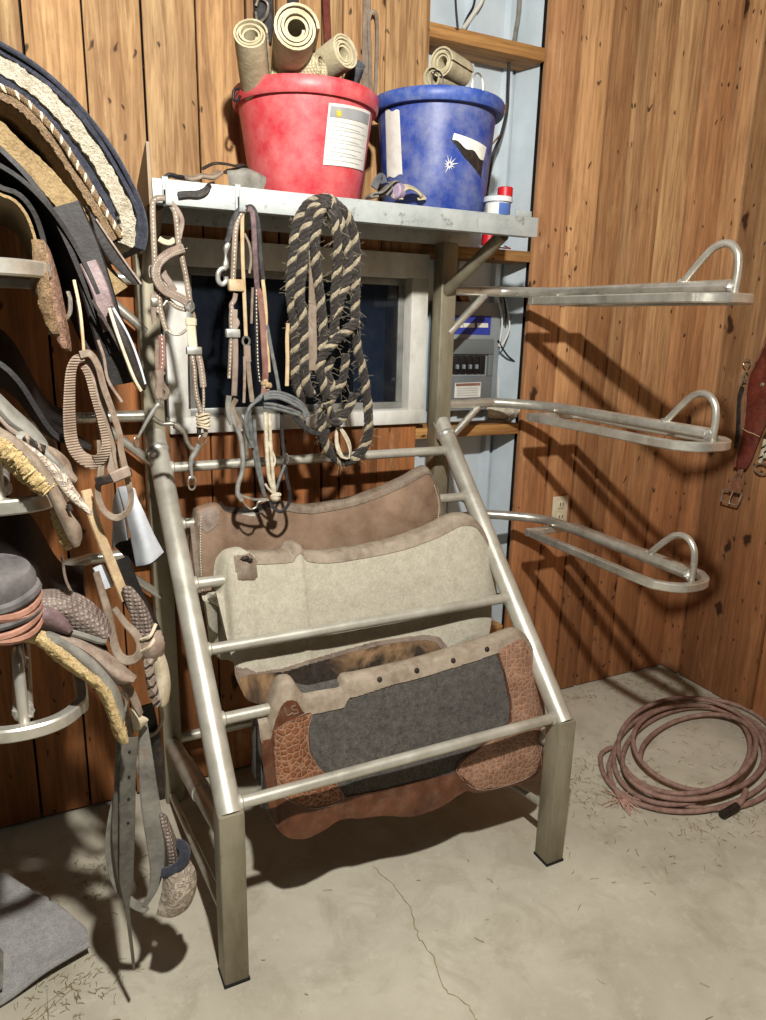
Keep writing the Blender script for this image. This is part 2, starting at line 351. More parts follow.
def frames(pts, closed=False, up=None):
    n = len(pts); T = []
    for i in range(n):
        a = pts[(i-1) % n] if (closed or i > 0) else pts[i]; b = pts[(i+1) % n] if (closed or i < n-1) else pts[i]
        d = b-a; T.append(d.normalized() if d.length > 1e-9 else V((0, 0, 1)))
    u = up if up is not None else (V((0, 0, 1)) if abs(T[0].z) < .9 else V((0, 1, 0)))
    N = []; cur = (u-T[0]*u.dot(T[0])).normalized()
    for i in range(n):
        cur = cur-T[i]*cur.dot(T[i])
        cur = cur.normalized() if cur.length > 1e-6 else V((1, 0, 0)); N.append(cur.copy())
    return T, N
def tube(mb, pts, r, n=10, closed=False, mi=0, cap=True, sq=False):
    T, N = frames(pts, closed); L = len(pts); vs = []; fs = []
    off = math.pi/4 if sq else 0
    for i in range(L):
        rr = r(i/(max(1, L-1))) if callable(r) else r
        B = T[i].cross(N[i])
        for k in range(n):
            a = 2*math.pi*k/n+off; vs.append(pts[i]+(N[i]*math.cos(a)+B*math.sin(a))*rr)
    for i in range(L if closed else L-1):
        j = (i+1) % L
        for k in range(n): fs.append((i*n+k, i*n+(k+1) % n, j*n+(k+1) % n, j*n+k))
    if cap and not closed:
        fs.append(tuple(range(n))[::-1]); fs.append(tuple((L-1)*n+k for k in range(n)))
    mb.add(vs, fs, mi); return mb
def ribbon(mb, pts, w, t, nrm=V((0, -1, 0)), mi=0, closed=False, nrms=None, edge_mi=None):
    """flat strap: nrm is the direction its face looks"""
    L = len(pts); vs = []; fs = []
    T, _ = frames(pts, closed); last = None
    for i in range(L):
        nn = nrms(i/(L-1)) if callable(nrms) else (nrm if nrms is None else nrms[i])
        nn = V(nn)-T[i]*V(nn).dot(T[i])
        if nn.length < .15:
            nn = last-T[i]*last.dot(T[i]) if last is not None else V((1, 0, 0))-T[i]*T[i].x
        nn.normalize()
        if last is not None and nn.dot(last) < -.3 and nrms is None: nn = -nn
        last = nn; S = T[i].cross(nn).normalized()
        ww = (w(i/(L-1)) if callable(w) else w)/2; tt = t/2; c = min(tt*.8, ww*.3)
        for a, b in ((-ww, -tt+c), (-ww+c, -tt), (ww-c, -tt), (ww, -tt+c), (ww, tt-c), (ww-c, tt), (-ww+c, tt), (-ww, tt-c)):
            vs.append(pts[i]+S*a+nn*b)
    mis = []
    for i in range(L if closed else L-1):
        j = (i+1) % L
        for k in range(8): fs.append((i*8+k, i*8+(k+1) % 8, j*8+(k+1) % 8, j*8+k)); mis.append(edge_mi if (edge_mi is not None and k in (0, 2, 3, 4, 6, 7)) else mi)
    o = len(mb.v); mb.v += vs
    for f, mm in zip(fs, mis): mb.f.append([x+o for x in f]); mb.mi.append(mm); mb.c.append(None)
    if not closed:
        mb.add([], []); mb.f.append([o+k for k in range(8)][::-1]); mb.mi.append(mi); mb.c.append(None)
        mb.f.append([o+(L-1)*8+k for k in range(8)]); mb.mi.append(mi); mb.c.append(None)
    return mb
def blob(mb, c, r, mi=0, n=8, m=6, jit=0, ax=(V((1, 0, 0)), V((0, 1, 0)), V((0, 0, 1)))):
    r = (r, r, r) if not isinstance(r, (tuple, list)) else r; vs = []; fs = []; c = V(c)
    for j in range(m+1):
        th = math.pi*j/m
        for k in range(n):
            ph = 2*math.pi*k/n; s = 1+random.uniform(-jit, jit)
            vs.append(c+ax[0]*(r[0]*math.sin(th)*math.cos(ph)*s)+ax[1]*(r[1]*math.sin(th)*math.sin(ph)*s)+ax[2]*(r[2]*math.cos(th)*s))
    for j in range(m):
        for k in range(n): fs.append((j*n+k, j*n+(k+1) % n, (j+1)*n+(k+1) % n, (j+1)*n+k))
    mb.add(vs, fs, mi); return mb
def stitches(mb, pts, step=.006, r=.0016, mi=1, off=V((0, 0, 0)), ln=1.7):
    """thread stitches standing proud along a strap"""
    acc = 0.; last = pts[0]
    for a, b in zip(pts, pts[1:]):
        d = (b-a).length
        if d < 1e-9: continue
        T = (b-a)/d; u = V((0, 1, 0)); u = (u-T*u.dot(T)); u = u.normalized() if u.length > 1e-4 else V((1, 0, 0))
        while acc < d:
            blob(mb, a+T*acc+off, (r, r, r*ln), mi, 5, 3, 0, (u, T.cross(u), T)); acc += step
        acc -= d
    return mb
def box(mb, lo, hi, bev=.0, mi=0, col=None, mat=None):
    bm = bmesh.new(); bmesh.ops.create_cube(bm, size=1)
    lo = V(lo); hi = V(hi)
    for v in bm.verts: v.co = V(((lo.x+hi.x)/2+v.co.x*(hi.x-lo.x), (lo.y+hi.y)/2+v.co.y*(hi.y-lo.y), (lo.z+hi.z)/2+v.co.z*(hi.z-lo.z)))
    if bev: bmesh.ops.bevel(bm, geom=list(bm.edges), offset=bev, segments=2, affect='EDGES', profile=.5)
    if mat is not None: bmesh.ops.transform(bm, matrix=mat, verts=bm.verts)
    bm.verts.index_update(); mb.add([v.co.copy() for v in bm.verts], [[v.index for v in f.verts] for f in bm.faces], mi, col); bm.free(); return mb
def lathe(mb, prof, c, n=48, mi=0, axis=V((0, 0, 1)), wob=0):
    """prof: (r, h) pairs; closed at r=0"""
    c = V(c); axis = axis.normalized(); u = V((1, 0, 0)) if abs(axis.x) < .9 else V((0, 1, 0)); u = (u-axis*u.dot(axis)).normalized(); w = axis.cross(u)
    vs = []; fs = []
    for r, h in prof:
        for k in range(n):
            a = 2*math.pi*k/n; rr = r*(1+wob*math.sin(2*a+1)); vs.append(c+axis*h+(u*math.cos(a)+w*math.sin(a))*rr)
    for i in range(len(prof)-1):
        for k in range(n): fs.append((i*n+k, i*n+(k+1) % n, (i+1)*n+(k+1) % n, (i+1)*n+k))
    mb.add(vs, fs, mi); return mb
def grid_surface(rows, nu=24, nv=12):
    """spline surface through rows of points"""
    R = []
    for row in rows:
        c = catmull(row, 8) if len(row) > 2 else [V(row[0]).lerp(V(row[-1]), i/16) for i in range(17)]
        # resample by length
        L = [0.]
        for a, b in zip(c, c[1:]): L.append(L[-1]+(b-a).length)
        rs = []
        for k in range(nu+1):
            t = L[-1]*k/nu; i = 0
            while i < len(L)-2 and L[i+1] < t: i += 1
            s = (t-L[i])/max(1e-9, L[i+1]-L[i]); rs.append(c[i].lerp(c[i+1], min(1, max(0, s))))
        R.append(rs)
    cols = []
    for k in range(nu+1):
        col = [r[k] for r in R]; c = catmull(col, max(2, nv//max(1, len(rows)-1))) if len(col) > 2 else [col[0].lerp(col[1], i/nv) for i in range(nv+1)]
        cols.append(c)
    return [[cols[k][j] for k in range(nu+1)] for j in range(len(cols[0]))]
def thicken(mb, G, t, mi=0, mi_back=None, jit=0, mi_edge=None, side=.5):
    """close a point grid into a slab of thickness t (t*side in front of the grid)"""
    nv = len(G); nu = len(G[0]); vs = []
    Nn = []
    for j in range(nv):
        for i in range(nu):
            du = G[j][min(i+1, nu-1)]-G[j][max(i-1, 0)]; dv = G[min(j+1, nv-1)][i]-G[max(j-1, 0)][i]
            n = du.cross(dv); n = n.normalized() if n.length > 1e-12 else V((0, -1, 0)); Nn.append(n)
    for s in (1, -1):
        for j in range(nv):
            for i in range(nu):
                q = t*(side if s > 0 else -(1-side))
                edge = (j in (0, nv-1) or i in (0, nu-1))
                vs.append(G[j][i]+Nn[j*nu+i]*(q*(.72 if edge else 1)+random.uniform(-jit, jit)))
    A = nv*nu; mb.v_off = len(mb.v); fa = []; fb = []; fe = []
    for j in range(nv-1):
        for i in range(nu-1):
            a, b, c, d = j*nu+i, j*nu+i+1, (j+1)*nu+i+1, (j+1)*nu+i
            fa.append((a, b, c, d)); fb.append((A+d, A+c, A+b, A+a))
    bd = [(0, i) for i in range(nu-1)]+[(j, nu-1) for j in range(nv-1)]+[(nv-1, i) for i in range(nu-1, 0, -1)]+[(j, 0) for j in range(nv-1, 0, -1)]
    ids = [j*nu+i for j, i in bd]
    for a, b in zip(ids, ids[1:]+ids[:1]): fe.append((a, A+a, A+b, b))
    o = len(mb.v); mb.v += vs
    for F, k in ((fa, mi), (fb, mi if mi_back is None else mi_back), (fe, mi if mi_edge is None else mi_edge)):
        for f in F: mb.f.append([x+o for x in f]); mb.mi.append(k); mb.c.append(None)
    return mb
def sheet(name, rows, t, mat, parent, nu=24, nv=12, jit=0, mats=None, **kw):
    """rows of (px, py, y) photo measurements (or Vectors) -> leather / felt slab"""
    RR = [[p if isinstance(p, Vector) else P(*p) for p in row] for row in rows]
    mb = MB(); thicken(mb, grid_surface(RR, nu, nv), t, jit=jit, **kw)
    return mb.build(name, mats or mat, parent)
def inside(poly, x, y):
    c = False; n = len(poly); j = n-1
    for i in range(n):
        xi, yi = poly[i]; xj, yj = poly[j]
        if (yi > y) != (yj > y) and x < (xj-xi)*(y-yi)/(yj-yi)+xi: c = not c
        j = i
    return c
def px_of(p):
    d = p-CAM; z = d.dot(_f); return 383+FPX*d.dot(_R)/z, 510-FPX*d.dot(_U)/z
# ------------------------------------------------------------------ lights and world
w = bpy.data.worlds.new('barn_night'); SC.world = w; w.use_nodes = True
bg = w.node_tree.nodes['Background']; bg.inputs[0].default_value = (.95, .93, .88, 1); bg.inputs[1].default_value = .035
def lamp(name, loc, watts, col, r):
    ld = bpy.data.lights.new(name, 'POINT'); ld.energy = watts; ld.color = col; ld.shadow_soft_size = r
    lo = bpy.data.objects.new(name, ld); COL.objects.link(lo); lo.location = loc
lamp('work_light', (-.10, -1.12, 2.40), 196, (1., .965, .90), .035)
lamp('overhead_fill', (.75, -1.7, 3.0), 5, (1., .965, .90), .08)  # weak fill lamp added overhead for softness, not a known fixture
SC.view_settings.view_transform = 'Standard'; SC.view_settings.look = 'None'; SC.view_settings.exposure = .50
# ------------------------------------------------------------------ setting
YW = .779; XC = 2.198; TOP = 2.80; TH = .022
mb = MB(); box(mb, (-2.4, -2.6, -.1), (3.0, 1.3, 0)); struct(mb.build('floor', 'concrete', smooth=False))
def boards(mb, edges, lo_z, hi_z, fixed, along='x', hole=None, gap=.004):
    """upright boards between successive edge positions"""
    for a, b in zip(edges, edges[1:]):
        g1 = gap*random.uniform(.5, 2.2)
        dep = random.uniform(-.003, .003); spans = [(lo_z, hi_z)]
        if hole and b > hole[0] and a < hole[1]:
            if a < hole[0]-.02 or b > hole[1]+.02:
                pass
            spans = [(lo_z, hole[2]), (hole[3], hi_z)]
        for z0, z1 in spans:
            c = (random.random(), random.random(), 0)
            if along == 'x': box(mb, (a+g1/2, fixed+dep, z0), (b-g1/2, fixed+TH+dep, z1), .0025, 0, c)
            else: box(mb, (fixed+dep, a+g1/2, z0), (fixed+TH+dep, b-g1/2, z1), .0025, 0, c)
    return mb
WH = (.085, .855, 1.20, 1.68)     # window hole
mb = MB()
E1 = [-1.72, -1.56, -1.40, -1.25, -1.10, -.95, -.80, -.66, -.52, -.385, -.245, -.108, .032, .172, .304, .393, .528, .592, .725, .873]
boards(mb, E1, .012, TOP, YW, hole=WH)
box(mb, (-1.72, YW+TH+.004, 0.01), (.86, YW+.035, WH[2]), 0, 1); box(mb, (-1.72, YW+TH+.004, WH[3]), (.86, YW+.035, TOP), 0, 1)
box(mb, (-1.72, YW+TH+.004, WH[2]), (WH[0], YW+.035, WH[3]), 0, 1)
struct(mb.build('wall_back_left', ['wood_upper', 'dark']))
mb = MB()
E2 = [1.312, 1.455, 1.582, 1.70, 1.775, 1.878, 2.019, XC]
boards(mb, E2, .006, TOP, YW, gap=.0065); box(mb, (1.33, YW+TH+.004, 0.005), (XC, YW+.035, TOP), 0, 1)
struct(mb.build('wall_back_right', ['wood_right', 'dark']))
mb = MB(); E3 = [YW+.03]
while E3[-1] > -1.9: E3.append(E3[-1]-random.choice([.14, .115, .15, .185, .13]))
boards(mb, E3[::-1], .006, TOP, XC, along='y', gap=.0065); box(mb, (XC+TH+.004, -1.9, 0.0), (XC+.035, YW+.03, TOP), 0, 1)
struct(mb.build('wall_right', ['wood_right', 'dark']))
# corrugated outer sheet behind the open stud bay
mb = MB(); pr = []; x = .70; ys = .925
while x < 1.60:
    pr += [(x, ys), (x+.075, ys), (x+.085, ys-.018), (x+.105, ys-.018), (x+.115, ys)]; x += .155
vs = []; fs = []
for (a, b) in pr: vs += [V((a, b, 0)), V((a, b, TOP))]
for i in range(len(pr)-1): fs.append((2*i, 2*i+2, 2*i+3, 2*i+1))
mb.add(vs, fs); struct(mb.build('wall_outer_sheet', 'sheetmetal', smooth=False))
mb = MB(); box(mb, (-1.7, 1.05, 0), (1.7, 1.07, TOP)); struct(mb.build('wall_outside_night', 'night', smooth=False))
# studs and girts of the bay
n = 1
def trim(lo, hi, mat='wood_girt', bev=.004):
    global n
    mb = MB(); box(mb, lo, hi, bev, 0, (random.random(), random.random(), 0)); o = mb.build('trim_%d' % n, mat); n += 1; return struct(o)
trim((.812, YW+.036, 0), (.868, .915, TOP), 'wood_stud')
trim((1.345, YW+.036, 0), (1.39, .915, TOP), 'dark', 0)
mb = MB(); q = [V((1.288, .914, 0)), V((1.322, .826, 0)), V((1.322, .826, TOP)), V((1.288, .914, TOP))]; mb.add(q+[p+V((.002, .002, 0)) for p in q], [(0, 1, 2, 3), (7, 6, 5, 4), (1, 5, 6, 2), (0, 3, 7, 4)]); struct(mb.build('trim_9', 'sheetmetal', smooth=False))
trim((.872, YW+.004, 2.335), (1.308, .905, 2.376))
trim((.872, YW+.004, 1.712), (1.308, .905, 1.748))
trim((.872, YW+.004, 1.112), (1.308, .905, 1.150))
trim((.895, YW+.03, .30), (1.318, .905, .34))
mb = MB(); tube(mb, [V((.98, .89, 1.78)), V((1.12, .89, 1.56))], .022, 4, sq=True); b_ = mb.build('trim_7', 'wood_stud'); struct(b_)
# window
wx0, wx1, wz0, wz1 = .050, .890, 1.170, 1.712
fr = MB()
cw = .062
def bar(lo, hi, bev=.004): box(fr, lo, hi, bev)
bar((wx0, YW-.024, wz1-.075), (wx1, YW+.06, wz1)); bar((wx0, YW-.024, wz0), (wx1, YW+.06, wz0+.048))
bar((wx0, YW-.022, wz0+.046), (wx0+cw, YW+.06, wz1-.073)); bar((wx1-cw, YW-.022, wz0+.046), (wx1, YW+.06, wz1-.073))
win = struct(fr.build('window_1', 'frame'))
def subframe(x0, x1, z0, z1, y, t, d):
    s = MB()
    for lo, hi in (((x0, y, z0), (x1, y+d, z0+t)), ((x0, y, z1-t), (x1, y+d, z1)), ((x0, y, z0+t), (x0+t, y+d, z1-t)), ((x1-t, y, z0+t), (x1, y+d, z1-t))): box(s, lo, hi, .002)
    return s
ix0, ix1, iz0, iz1 = wx0+cw, wx1-cw, wz0+.048, wz1-.075
for k, (a, b, yy) in enumerate(((ix0, .475, YW+.004), (.455, ix1, YW+.026))):
    s_ = subframe(a, b, iz0, iz1, yy, .022, .018).build('sash', 'sash', win)
    pm = MB(); box(pm, (a+.02, yy+.006, iz0+.02), (b-.02, yy+.010, iz1-.02)); pm.build('pane', 'glass', s_, smooth=False)
# ------------------------------------------------------------------ the rack
RW, RD, HL, HT = .93, .725, .45, 1.19
rack = empty('saddle_rack', (.465, .36, 0), 'pale steel tube tack rack with sloping ladder, white top shelf and side arms', 'rack')
def rp(t): return V((0, RD*t, HL+(HT-HL)*t))
for sx in (0, RW):
    m_ = MB(); box(m_, (sx-.029, -.029, .006), (sx+.029, .029, HL+.005), .004)
    box(m_, (sx-.031, -.031, 0), (sx+.031, .031, .008), .002, 1)
    m_.build('leg', ['steel_leg', 'boot'], rack)
    m_ = MB(); box(m_, (sx-.028, RD-.028, 0), (sx+.028, RD+.028, 1.747), .004); m_.build('post', 'steel_leg', rack)
    m_ = MB(); tube(m_, [rp(-.01)+V((sx, 0, 0)), rp(.5)+V((sx, 0, 0)), rp(.985)+V((sx, 0, 0))], .0285, 20); rl = m_.build('rail', 'steel', rack)
    wm = MB(); lathe(wm, [(.029, -.008), (.0325, -.002), (.0325, .004), (.029, .010)], rp(.93)+V((sx, 0, 0)), 20, 0, (rp(1)-rp(0)))
    wm.build('weld_seam', 'weld', rl)
    # lower side tube, with its swaged joints, and a thin tie below it
    a, b = V((sx, RD-.02, .205)), V((sx, .02, .372)); d = (b-a)
    m_ = MB(); tube(m_, [a, a+d*.3], .024, 18); tube(m_, [a+d*.29, a+d*.62], .027, 18); tube(m_, [a+d*.61, b], .024, 18)
    m_.build('side_tube', 'steel', rack)
    m_ = MB(); a, b = V((sx-.012, RD-.03, .03)), V((sx-.012, .02, .165)); tube(m_, [a, a.lerp(b, .5)], .009, 10); tube(m_, [a.lerp(b, .49), b], .011, 10); m_.build('tie_bar', 'steel', rack)
for t in (.008, .192, .359, .532, .702, .875):
    m_ = MB(); p = rp(t); tube(m_, [p+V((.004, 0, 0)), p+V((RW/2, 0, 0)), p+V((RW-.004, 0, 0))], .0145, 14)
    for sx in (.028, RW-.028): lathe(m_, [(.0145, -.006), (.019, -.002), (.019, .002), (.0145, .006)], p+V((sx, 0, 0)), 14, 0, V((1, 0, 0)))
    m_.build('rung', 'steel', rack)
m_ = MB(); tube(m_, [V((0, RD, .21)), V((RW, RD, .21))], .016, 12); m_.build('rung', 'steel', rack)
# shelf: folded tray
SZ = 1.790; sx0, sx1 = -.026, 1.035; sy0 = .40
m_ = MB(); box(m_, (sx0, sy0+.004, SZ-.006), (sx1-.005, .752, SZ-.001), .001); box(m_, (sx0, sy0, SZ-.047), (sx1, sy0+.005, SZ+.006), .002)
box(m_, (sx0, sy0+.004, SZ-.047), (sx1-.02, sy0+.03, SZ-.042), .001)
box(m_, (sx1-.075, sy0+.006, SZ), (sx1-.02, sy0+.009, SZ+.022), .001)
box(m_, (sx0, .747, SZ-.047), (sx1-.005, .752, SZ+.012), .001)
shelf = m_.build('shelf', 'shelf', rack)
m_ = MB(); q = [V((-.030, .40, 1.742)), V((-.030, .402, 1.868)), V((-.030, .425, 1.862)), V((-.030, .56, 1.80)), V((-.030, .56, 1.742))]
vs = [p+V((dx, 0, 0)) for dx in (-.004, .003) for p in q]
m_.add(vs, [(0, 1, 2, 3, 4), (9, 8, 7, 6, 5)]+[(i, (i+1) % 5, 5+(i+1) % 5, 5+i) for i in range(5)]); m_.build('end_plate', 'plate', rack, smooth=False)
# hooks folded over the shelf lip
HK = [.002, .166, .388]
for hx in HK:
    m_ = MB(); pts = [V((hx, sy0+.014, SZ+.003)), V((hx, sy0+.004, SZ+.0095)), V((hx, sy0-.003, SZ+.006)), V((hx, sy0-.004, SZ-.02)), V((hx, sy0-.006, SZ-.044)), V((hx, sy0-.014, SZ-.052)), V((hx, sy0-.032, SZ-.053)), V((hx, sy0-.038, SZ-.044)), V((hx, sy0-.038, SZ-.004))]
    ribbon(m_, catmull(pts, 4), .0145, .003, V((0, -1, 0)), nrms=[V((0, 0, 1))]*4+[V((0, -1, .3))]*8+[V((0, -1, 0))]*21); m_.build('hook', 'shelf', rack)
m_ = MB(); tube(m_, [V((RW-.005, RD-.02, 1.60)), V((RW+.015, .44, 1.748))], .019, 14); m_.build('shelf_strut', 'steel_leg', rack)
m_ = MB(); tube(m_, [V((.005, RD-.02, 1.60)), V((-.015, .44, 1.748))], .019, 14); m_.build('shelf_strut', 'steel_leg', rack)
def saddle_arm(side, cx, z, tip=-.115, brace=True):
    """pipe from the post bent forward, flat bow frame under it, bent stop hoop on its end"""
    px0 = RW+.02 if side > 0 else -.02; s = side
    yb = RD-.01
    pts = [V((px0, yb, z)), V((px0+s*.14, yb-.004, z+.002)), V((px0+s*.20, yb-.016, z+.002)), V((cx-s*.03, .60, z)), V((cx, .50, z)), V((cx, .25, z)), V((cx, tip+.02, z))]
    m_ = MB(); tube(m_, catmull(pts, 8), .0165, 16); arm = m_.build('saddle_arm', 'steel_arm', rack)
    hw = .098; zf = z-.029
    path = [V((cx-hw, .545, zf)), V((cx-hw, .3, zf)), V((cx-hw, tip+.09, zf)), V((cx-hw*.86, tip+.035, zf)), V((cx-hw*.5, tip, zf)), V((cx, tip-.010, zf)), V((cx+hw*.5, tip, zf)), V((cx+hw*.86, tip+.035, zf)), V((cx+hw, tip+.09, zf)), V((cx+hw, .3, zf)), V((cx+hw, .545, zf))]
    m_ = MB(); ribbon(m_, catmull(path, 6), .022, .025, V((0, 0, 1)), nrms=[V((0, 0, 1))]*61)
    ribbon(m_, [V((cx-hw-.012, .545, zf)), V((cx, .545, zf)), V((cx+hw+.012, .545, zf))], .022, .024, nrms=[V((0, 0, 1))]*3)
    m_.build('bow_frame', 'steel_arm', arm)
    m_ = MB(); hp = [V((cx, tip+.005, zf+.01)), V((cx, tip+.003, z+.04)), V((cx, tip+.012, z+.078)), V((cx, tip+.04, z+.100)), V((cx, tip+.08, z+.094)), V((cx, tip+.12, z+.060)), V((cx, tip+.165, z+.012))]
    tube(m_, catmull(hp, 6), .0095, 12); m_.build('stop_hoop', 'steel_arm', arm)
    m_ = MB(); blob(m_, (cx, tip+.012, z-.004), (.020, .014, .016), 0, 10, 6, .12); m_.build('weld_bead', 'weld', arm)
    m_ = MB(); blob(m_, (cx, tip+.165, z+.016), (.012, .018, .008), 0, 8, 5, .15); m_.build('weld_bead', 'weld', arm)
    if brace:
        m_ = MB(); tube(m_, [V((px0-s*.01, yb-.01, z-.135)), V((px0+s*.125, yb-.006, z-.012))], .0125, 12); m_.build('brace', 'steel_arm', arm)
    return arm
saddle_arm(1, 1.247, 1.604, -.115); saddle_arm(1, 1.272, 1.237, -.09); saddle_arm(1, 1.302, .838, -.06, brace=False)
saddle_arm(-1, -.374, 1.595); saddle_arm(-1, -.374, 1.232); saddle_arm(-1, -.374, .836)
# ------------------------------------------------------------------ saddle pads folded over the rungs
def resample(pts, n):
    L = [0.]
    for a, b in zip(pts, pts[1:]): L.append(L[-1]+(b-a).length)
    out = []; i = 0
    for k in range(n+1):
        t = L[-1]*k/n
        while i < len(L)-2 and L[i+1] < t: i += 1
        s = (t-L[i])/max(1e-9, L[i+1]-L[i]); out.append(pts[i].lerp(pts[i+1], min(1, max(0, s))))
    return out
def by_x(pts, n, x0, x1):
    pts = sorted(pts, key=lambda p: p.x); out = []; i = 0
    for k in range(n+1):
        x = x0+(x1-x0)*k/n
        while i < len(pts)-2 and pts[i+1].x < x: i += 1
        a, b = pts[i], pts[i+1]; s = 0 if b.x-a.x < 1e-9 else min(1, max(0, (x-a.x)/(b.x-a.x))); out.append(a.lerp(b, s).z)
    return out
def pad(name, label, top_px, bot_px, yt, yb, thick, mat, zones, rung, NU=150, NV=90, back_off=0., back_drop=.9, back_cut=.0, wav=0.):
    """top_px / bot_px: outline of the hanging front half, left to right; folds at depth yt, hem at depth yb"""
    top = [P(x, y, yt-.02) for x, y in top_px]; bot = [P(x, y, yb) for x, y in bot_px]
    x0 = min(p.x for p in top+bot); x1 = max(p.x for p in top+bot)
    zt = by_x(catmull(top, 3), NU, x0, x1); zb = by_x(catmull(bot, 3), NU, x0, x1)
    root = empty(name, ((x0+x1)/2, yt, rung), label, 'saddle pad')
    # front half
    G = []
    for j in range(NV+1):
        v = j/NV; row = []
        for i in range(NU+1):
            x = x0+(x1-x0)*i/NU; z = zt[i]+(zb[i]-zt[i])*v
            dep = max(0., zt[i]-z); full = max(.05, zt[i]-min(zb))
            y = yt-.020-(yt-.02-yb)*min(1., dep/.34)**.85
            y += wav*(math.sin(x*23+z*9)*.5+math.sin(x*11-z*17+1))*min(1, dep/.2)
            row.append(V((x, y, z)))
        G.append(row)
    mb = MB()
    # full folded body: front rows reversed + ridge + back rows
    body = [r for r in G[::-1]]
    for k in range(1, 6):
        a = math.pi*k/6; body.append([V((p.x+back_off*k/6, yt-.020*math.cos(a), p.z+.0075*math.sin(a))) for p in G[0]])
    nb = 26
    for k in range(0, nb+1):
        v = k/nb; row = []
        for i in range(NU+1):
            p = G[0][i]; h = max(.0, (zt[i]-zb[i]))*back_drop*v
            row.append(V((p.x+back_off*(1+v*.3), yt+.020+(yt-yb)*.9*min(1, h/.34)**.85, p.z-h)))
        body.append(row)
    thicken(mb, body, thick, side=0.)
    mb.build('felt_body', mat, root)
    # overlays (each zone: part name, material, test, lift) also run over the ridge
    KR = 9; X_ = [[V((p.x, yt+.020+(yt-yb)*.9*(h/.34)**.85, p.z-h)) for p in G[0]] for h in (.05, .03, .012)]
    for k in range(6, 0, -1):
        a = math.pi*k/6; X_.append([V((p.x+back_off*k/6, yt-.020*math.cos(a), p.z+.0075*math.sin(a))) for p in G[0]])
    GG = X_+G; NR = len(GG)-1
    PXC = [[px_of((G[j][i]+G[j+1][i+1])/2) for i in range(NU)] for j in range(NV)]
    for zname, zmat, test, lift in zones:
        zm = MB(); ids = {}
        sel = [[False]*NU for _ in range(NR)]
        for j in range(NR):
            for i in range(NU):
                if j < KR: sel[j][i] = test(-1, -1, (i+.5)/NU, 0., 0.)
                else:
                    c = (GG[j][i]+GG[j+1][i+1])/2; q = PXC[j-KR][i]; sel[j][i] = test(q[0], q[1], (i+.5)/NU, (j-KR+.5)/NV, zt[i]-c.z)
        def nrm(j, i):
            du = GG[j][min(i+1, NU)]-GG[j][max(i-1, 0)]; dv = GG[min(j+1, NR)][i]-GG[max(j-1, 0)][i]; n = du.cross(dv)
            n = n.normalized() if n.length > 1e-12 else V((0, -1, 0))
            ref = GG[j][i]-V((GG[j][i].x, yt, GG[j][i].z-.05)); return n if n.dot(ref) > 0 else -n
        def vid(j, i, lvl):
            if (j, i, lvl) not in ids:
                ids[(j, i, lvl)] = len(zm.v); zm.v.append(GG[j][i]+nrm(j, i)*(lift if lvl else .0002))
            return ids[(j, i, lvl)]
        for j in range(NR):
            for i in range(NU):
                if not sel[j][i]: continue
                zm.f.append([vid(j, i, 1), vid(j, i+1, 1), vid(j+1, i+1, 1), vid(j+1, i, 1)]); zm.mi.append(0); zm.c.append(None)
                for dj, di, e in ((-1, 0, ((j, i), (j, i+1))), (1, 0, ((j+1, i), (j+1, i+1))), (0, -1, ((j, i), (j+1, i))), (0, 1, ((j, i+1), (j+1, i+1)))):
                    jj, ii = j+dj, i+di
                    if not (0 <= jj < NR and 0 <= ii < NU and sel[jj][ii]):
                        zm.f.append([vid(*e[0], 1), vid(*e[1], 1), vid(*e[1], 0), vid(*e[0], 0)]); zm.mi.append(0); zm.c.append(None)
        if zm.f: zm.build(zname, zmat, root)
    return root, G, zt
def zc(sx, sy, s, pts): return [(sx+a/s, sy+b/s) for a, b in pts]
# -- front pad: charcoal felt with honeycomb wear leathers
c3 = lambda pts: zc(250, 600, 2.471, pts)
top3 = c3([(48, 300), (56, 262), (74, 216), (90, 207), (106, 209), (124, 236), (140, 243), (190, 234), (226, 226), (238, 204), (264, 199), (320, 187), (410, 165), (500, 139), (585, 112), (640, 92), (668, 86), (688, 104), (706, 150), (722, 240), (728, 300)])
bot3 = c3([(48, 320), (46, 420), (48, 490), (58, 548), (82, 580), (130, 587), (180, 570), (220, 545), (262, 538), (330, 532), (400, 536), (470, 510), (528, 470), (560, 473), (640, 460), (690, 444), (714, 418), (727, 372), (728, 320)])
felt3 = c3([(152, 274), (200, 256), (265, 236), (420, 188), (608, 126), (626, 180), (640, 250), (641, 298), (580, 350), (512, 400), (505, 428), (440, 442), (330, 468), (236, 486), (215, 452), (170, 412), (148, 372), (145, 320)])
lhex = c3([(62, 318), (90, 300), (150, 276), (143, 320), (147, 376), (170, 416), (213, 454), (228, 487), (205, 504), (150, 512), (108, 497), (72, 470), (62, 400)])
rhex = c3([(612, 126), (668, 92), (690, 120), (715, 220), (722, 300), (720, 370), (708, 414), (680, 440), (640, 455), (562, 468), (530, 440), (512, 428), (518, 402), (585, 352), (645, 300), (644, 248), (630, 180)])
def spine3(px, py, u, v, d): return d < .028+.010*max(0., min(1., (.40-u)/.12)) and u < .99
def z_lhex(px, py, u, v, d): return px > 0 and inside(lhex, px, py) and d > .03
def z_rhex(px, py, u, v, d): return px > 0 and inside(rhex, px, py) and d > .012
def z_bind(px, py, u, v, d): return px > 0 and not (inside(felt3, px, py) or inside(lhex, px, py) or inside(rhex, px, py) or spine3(px, py, u, v, d))
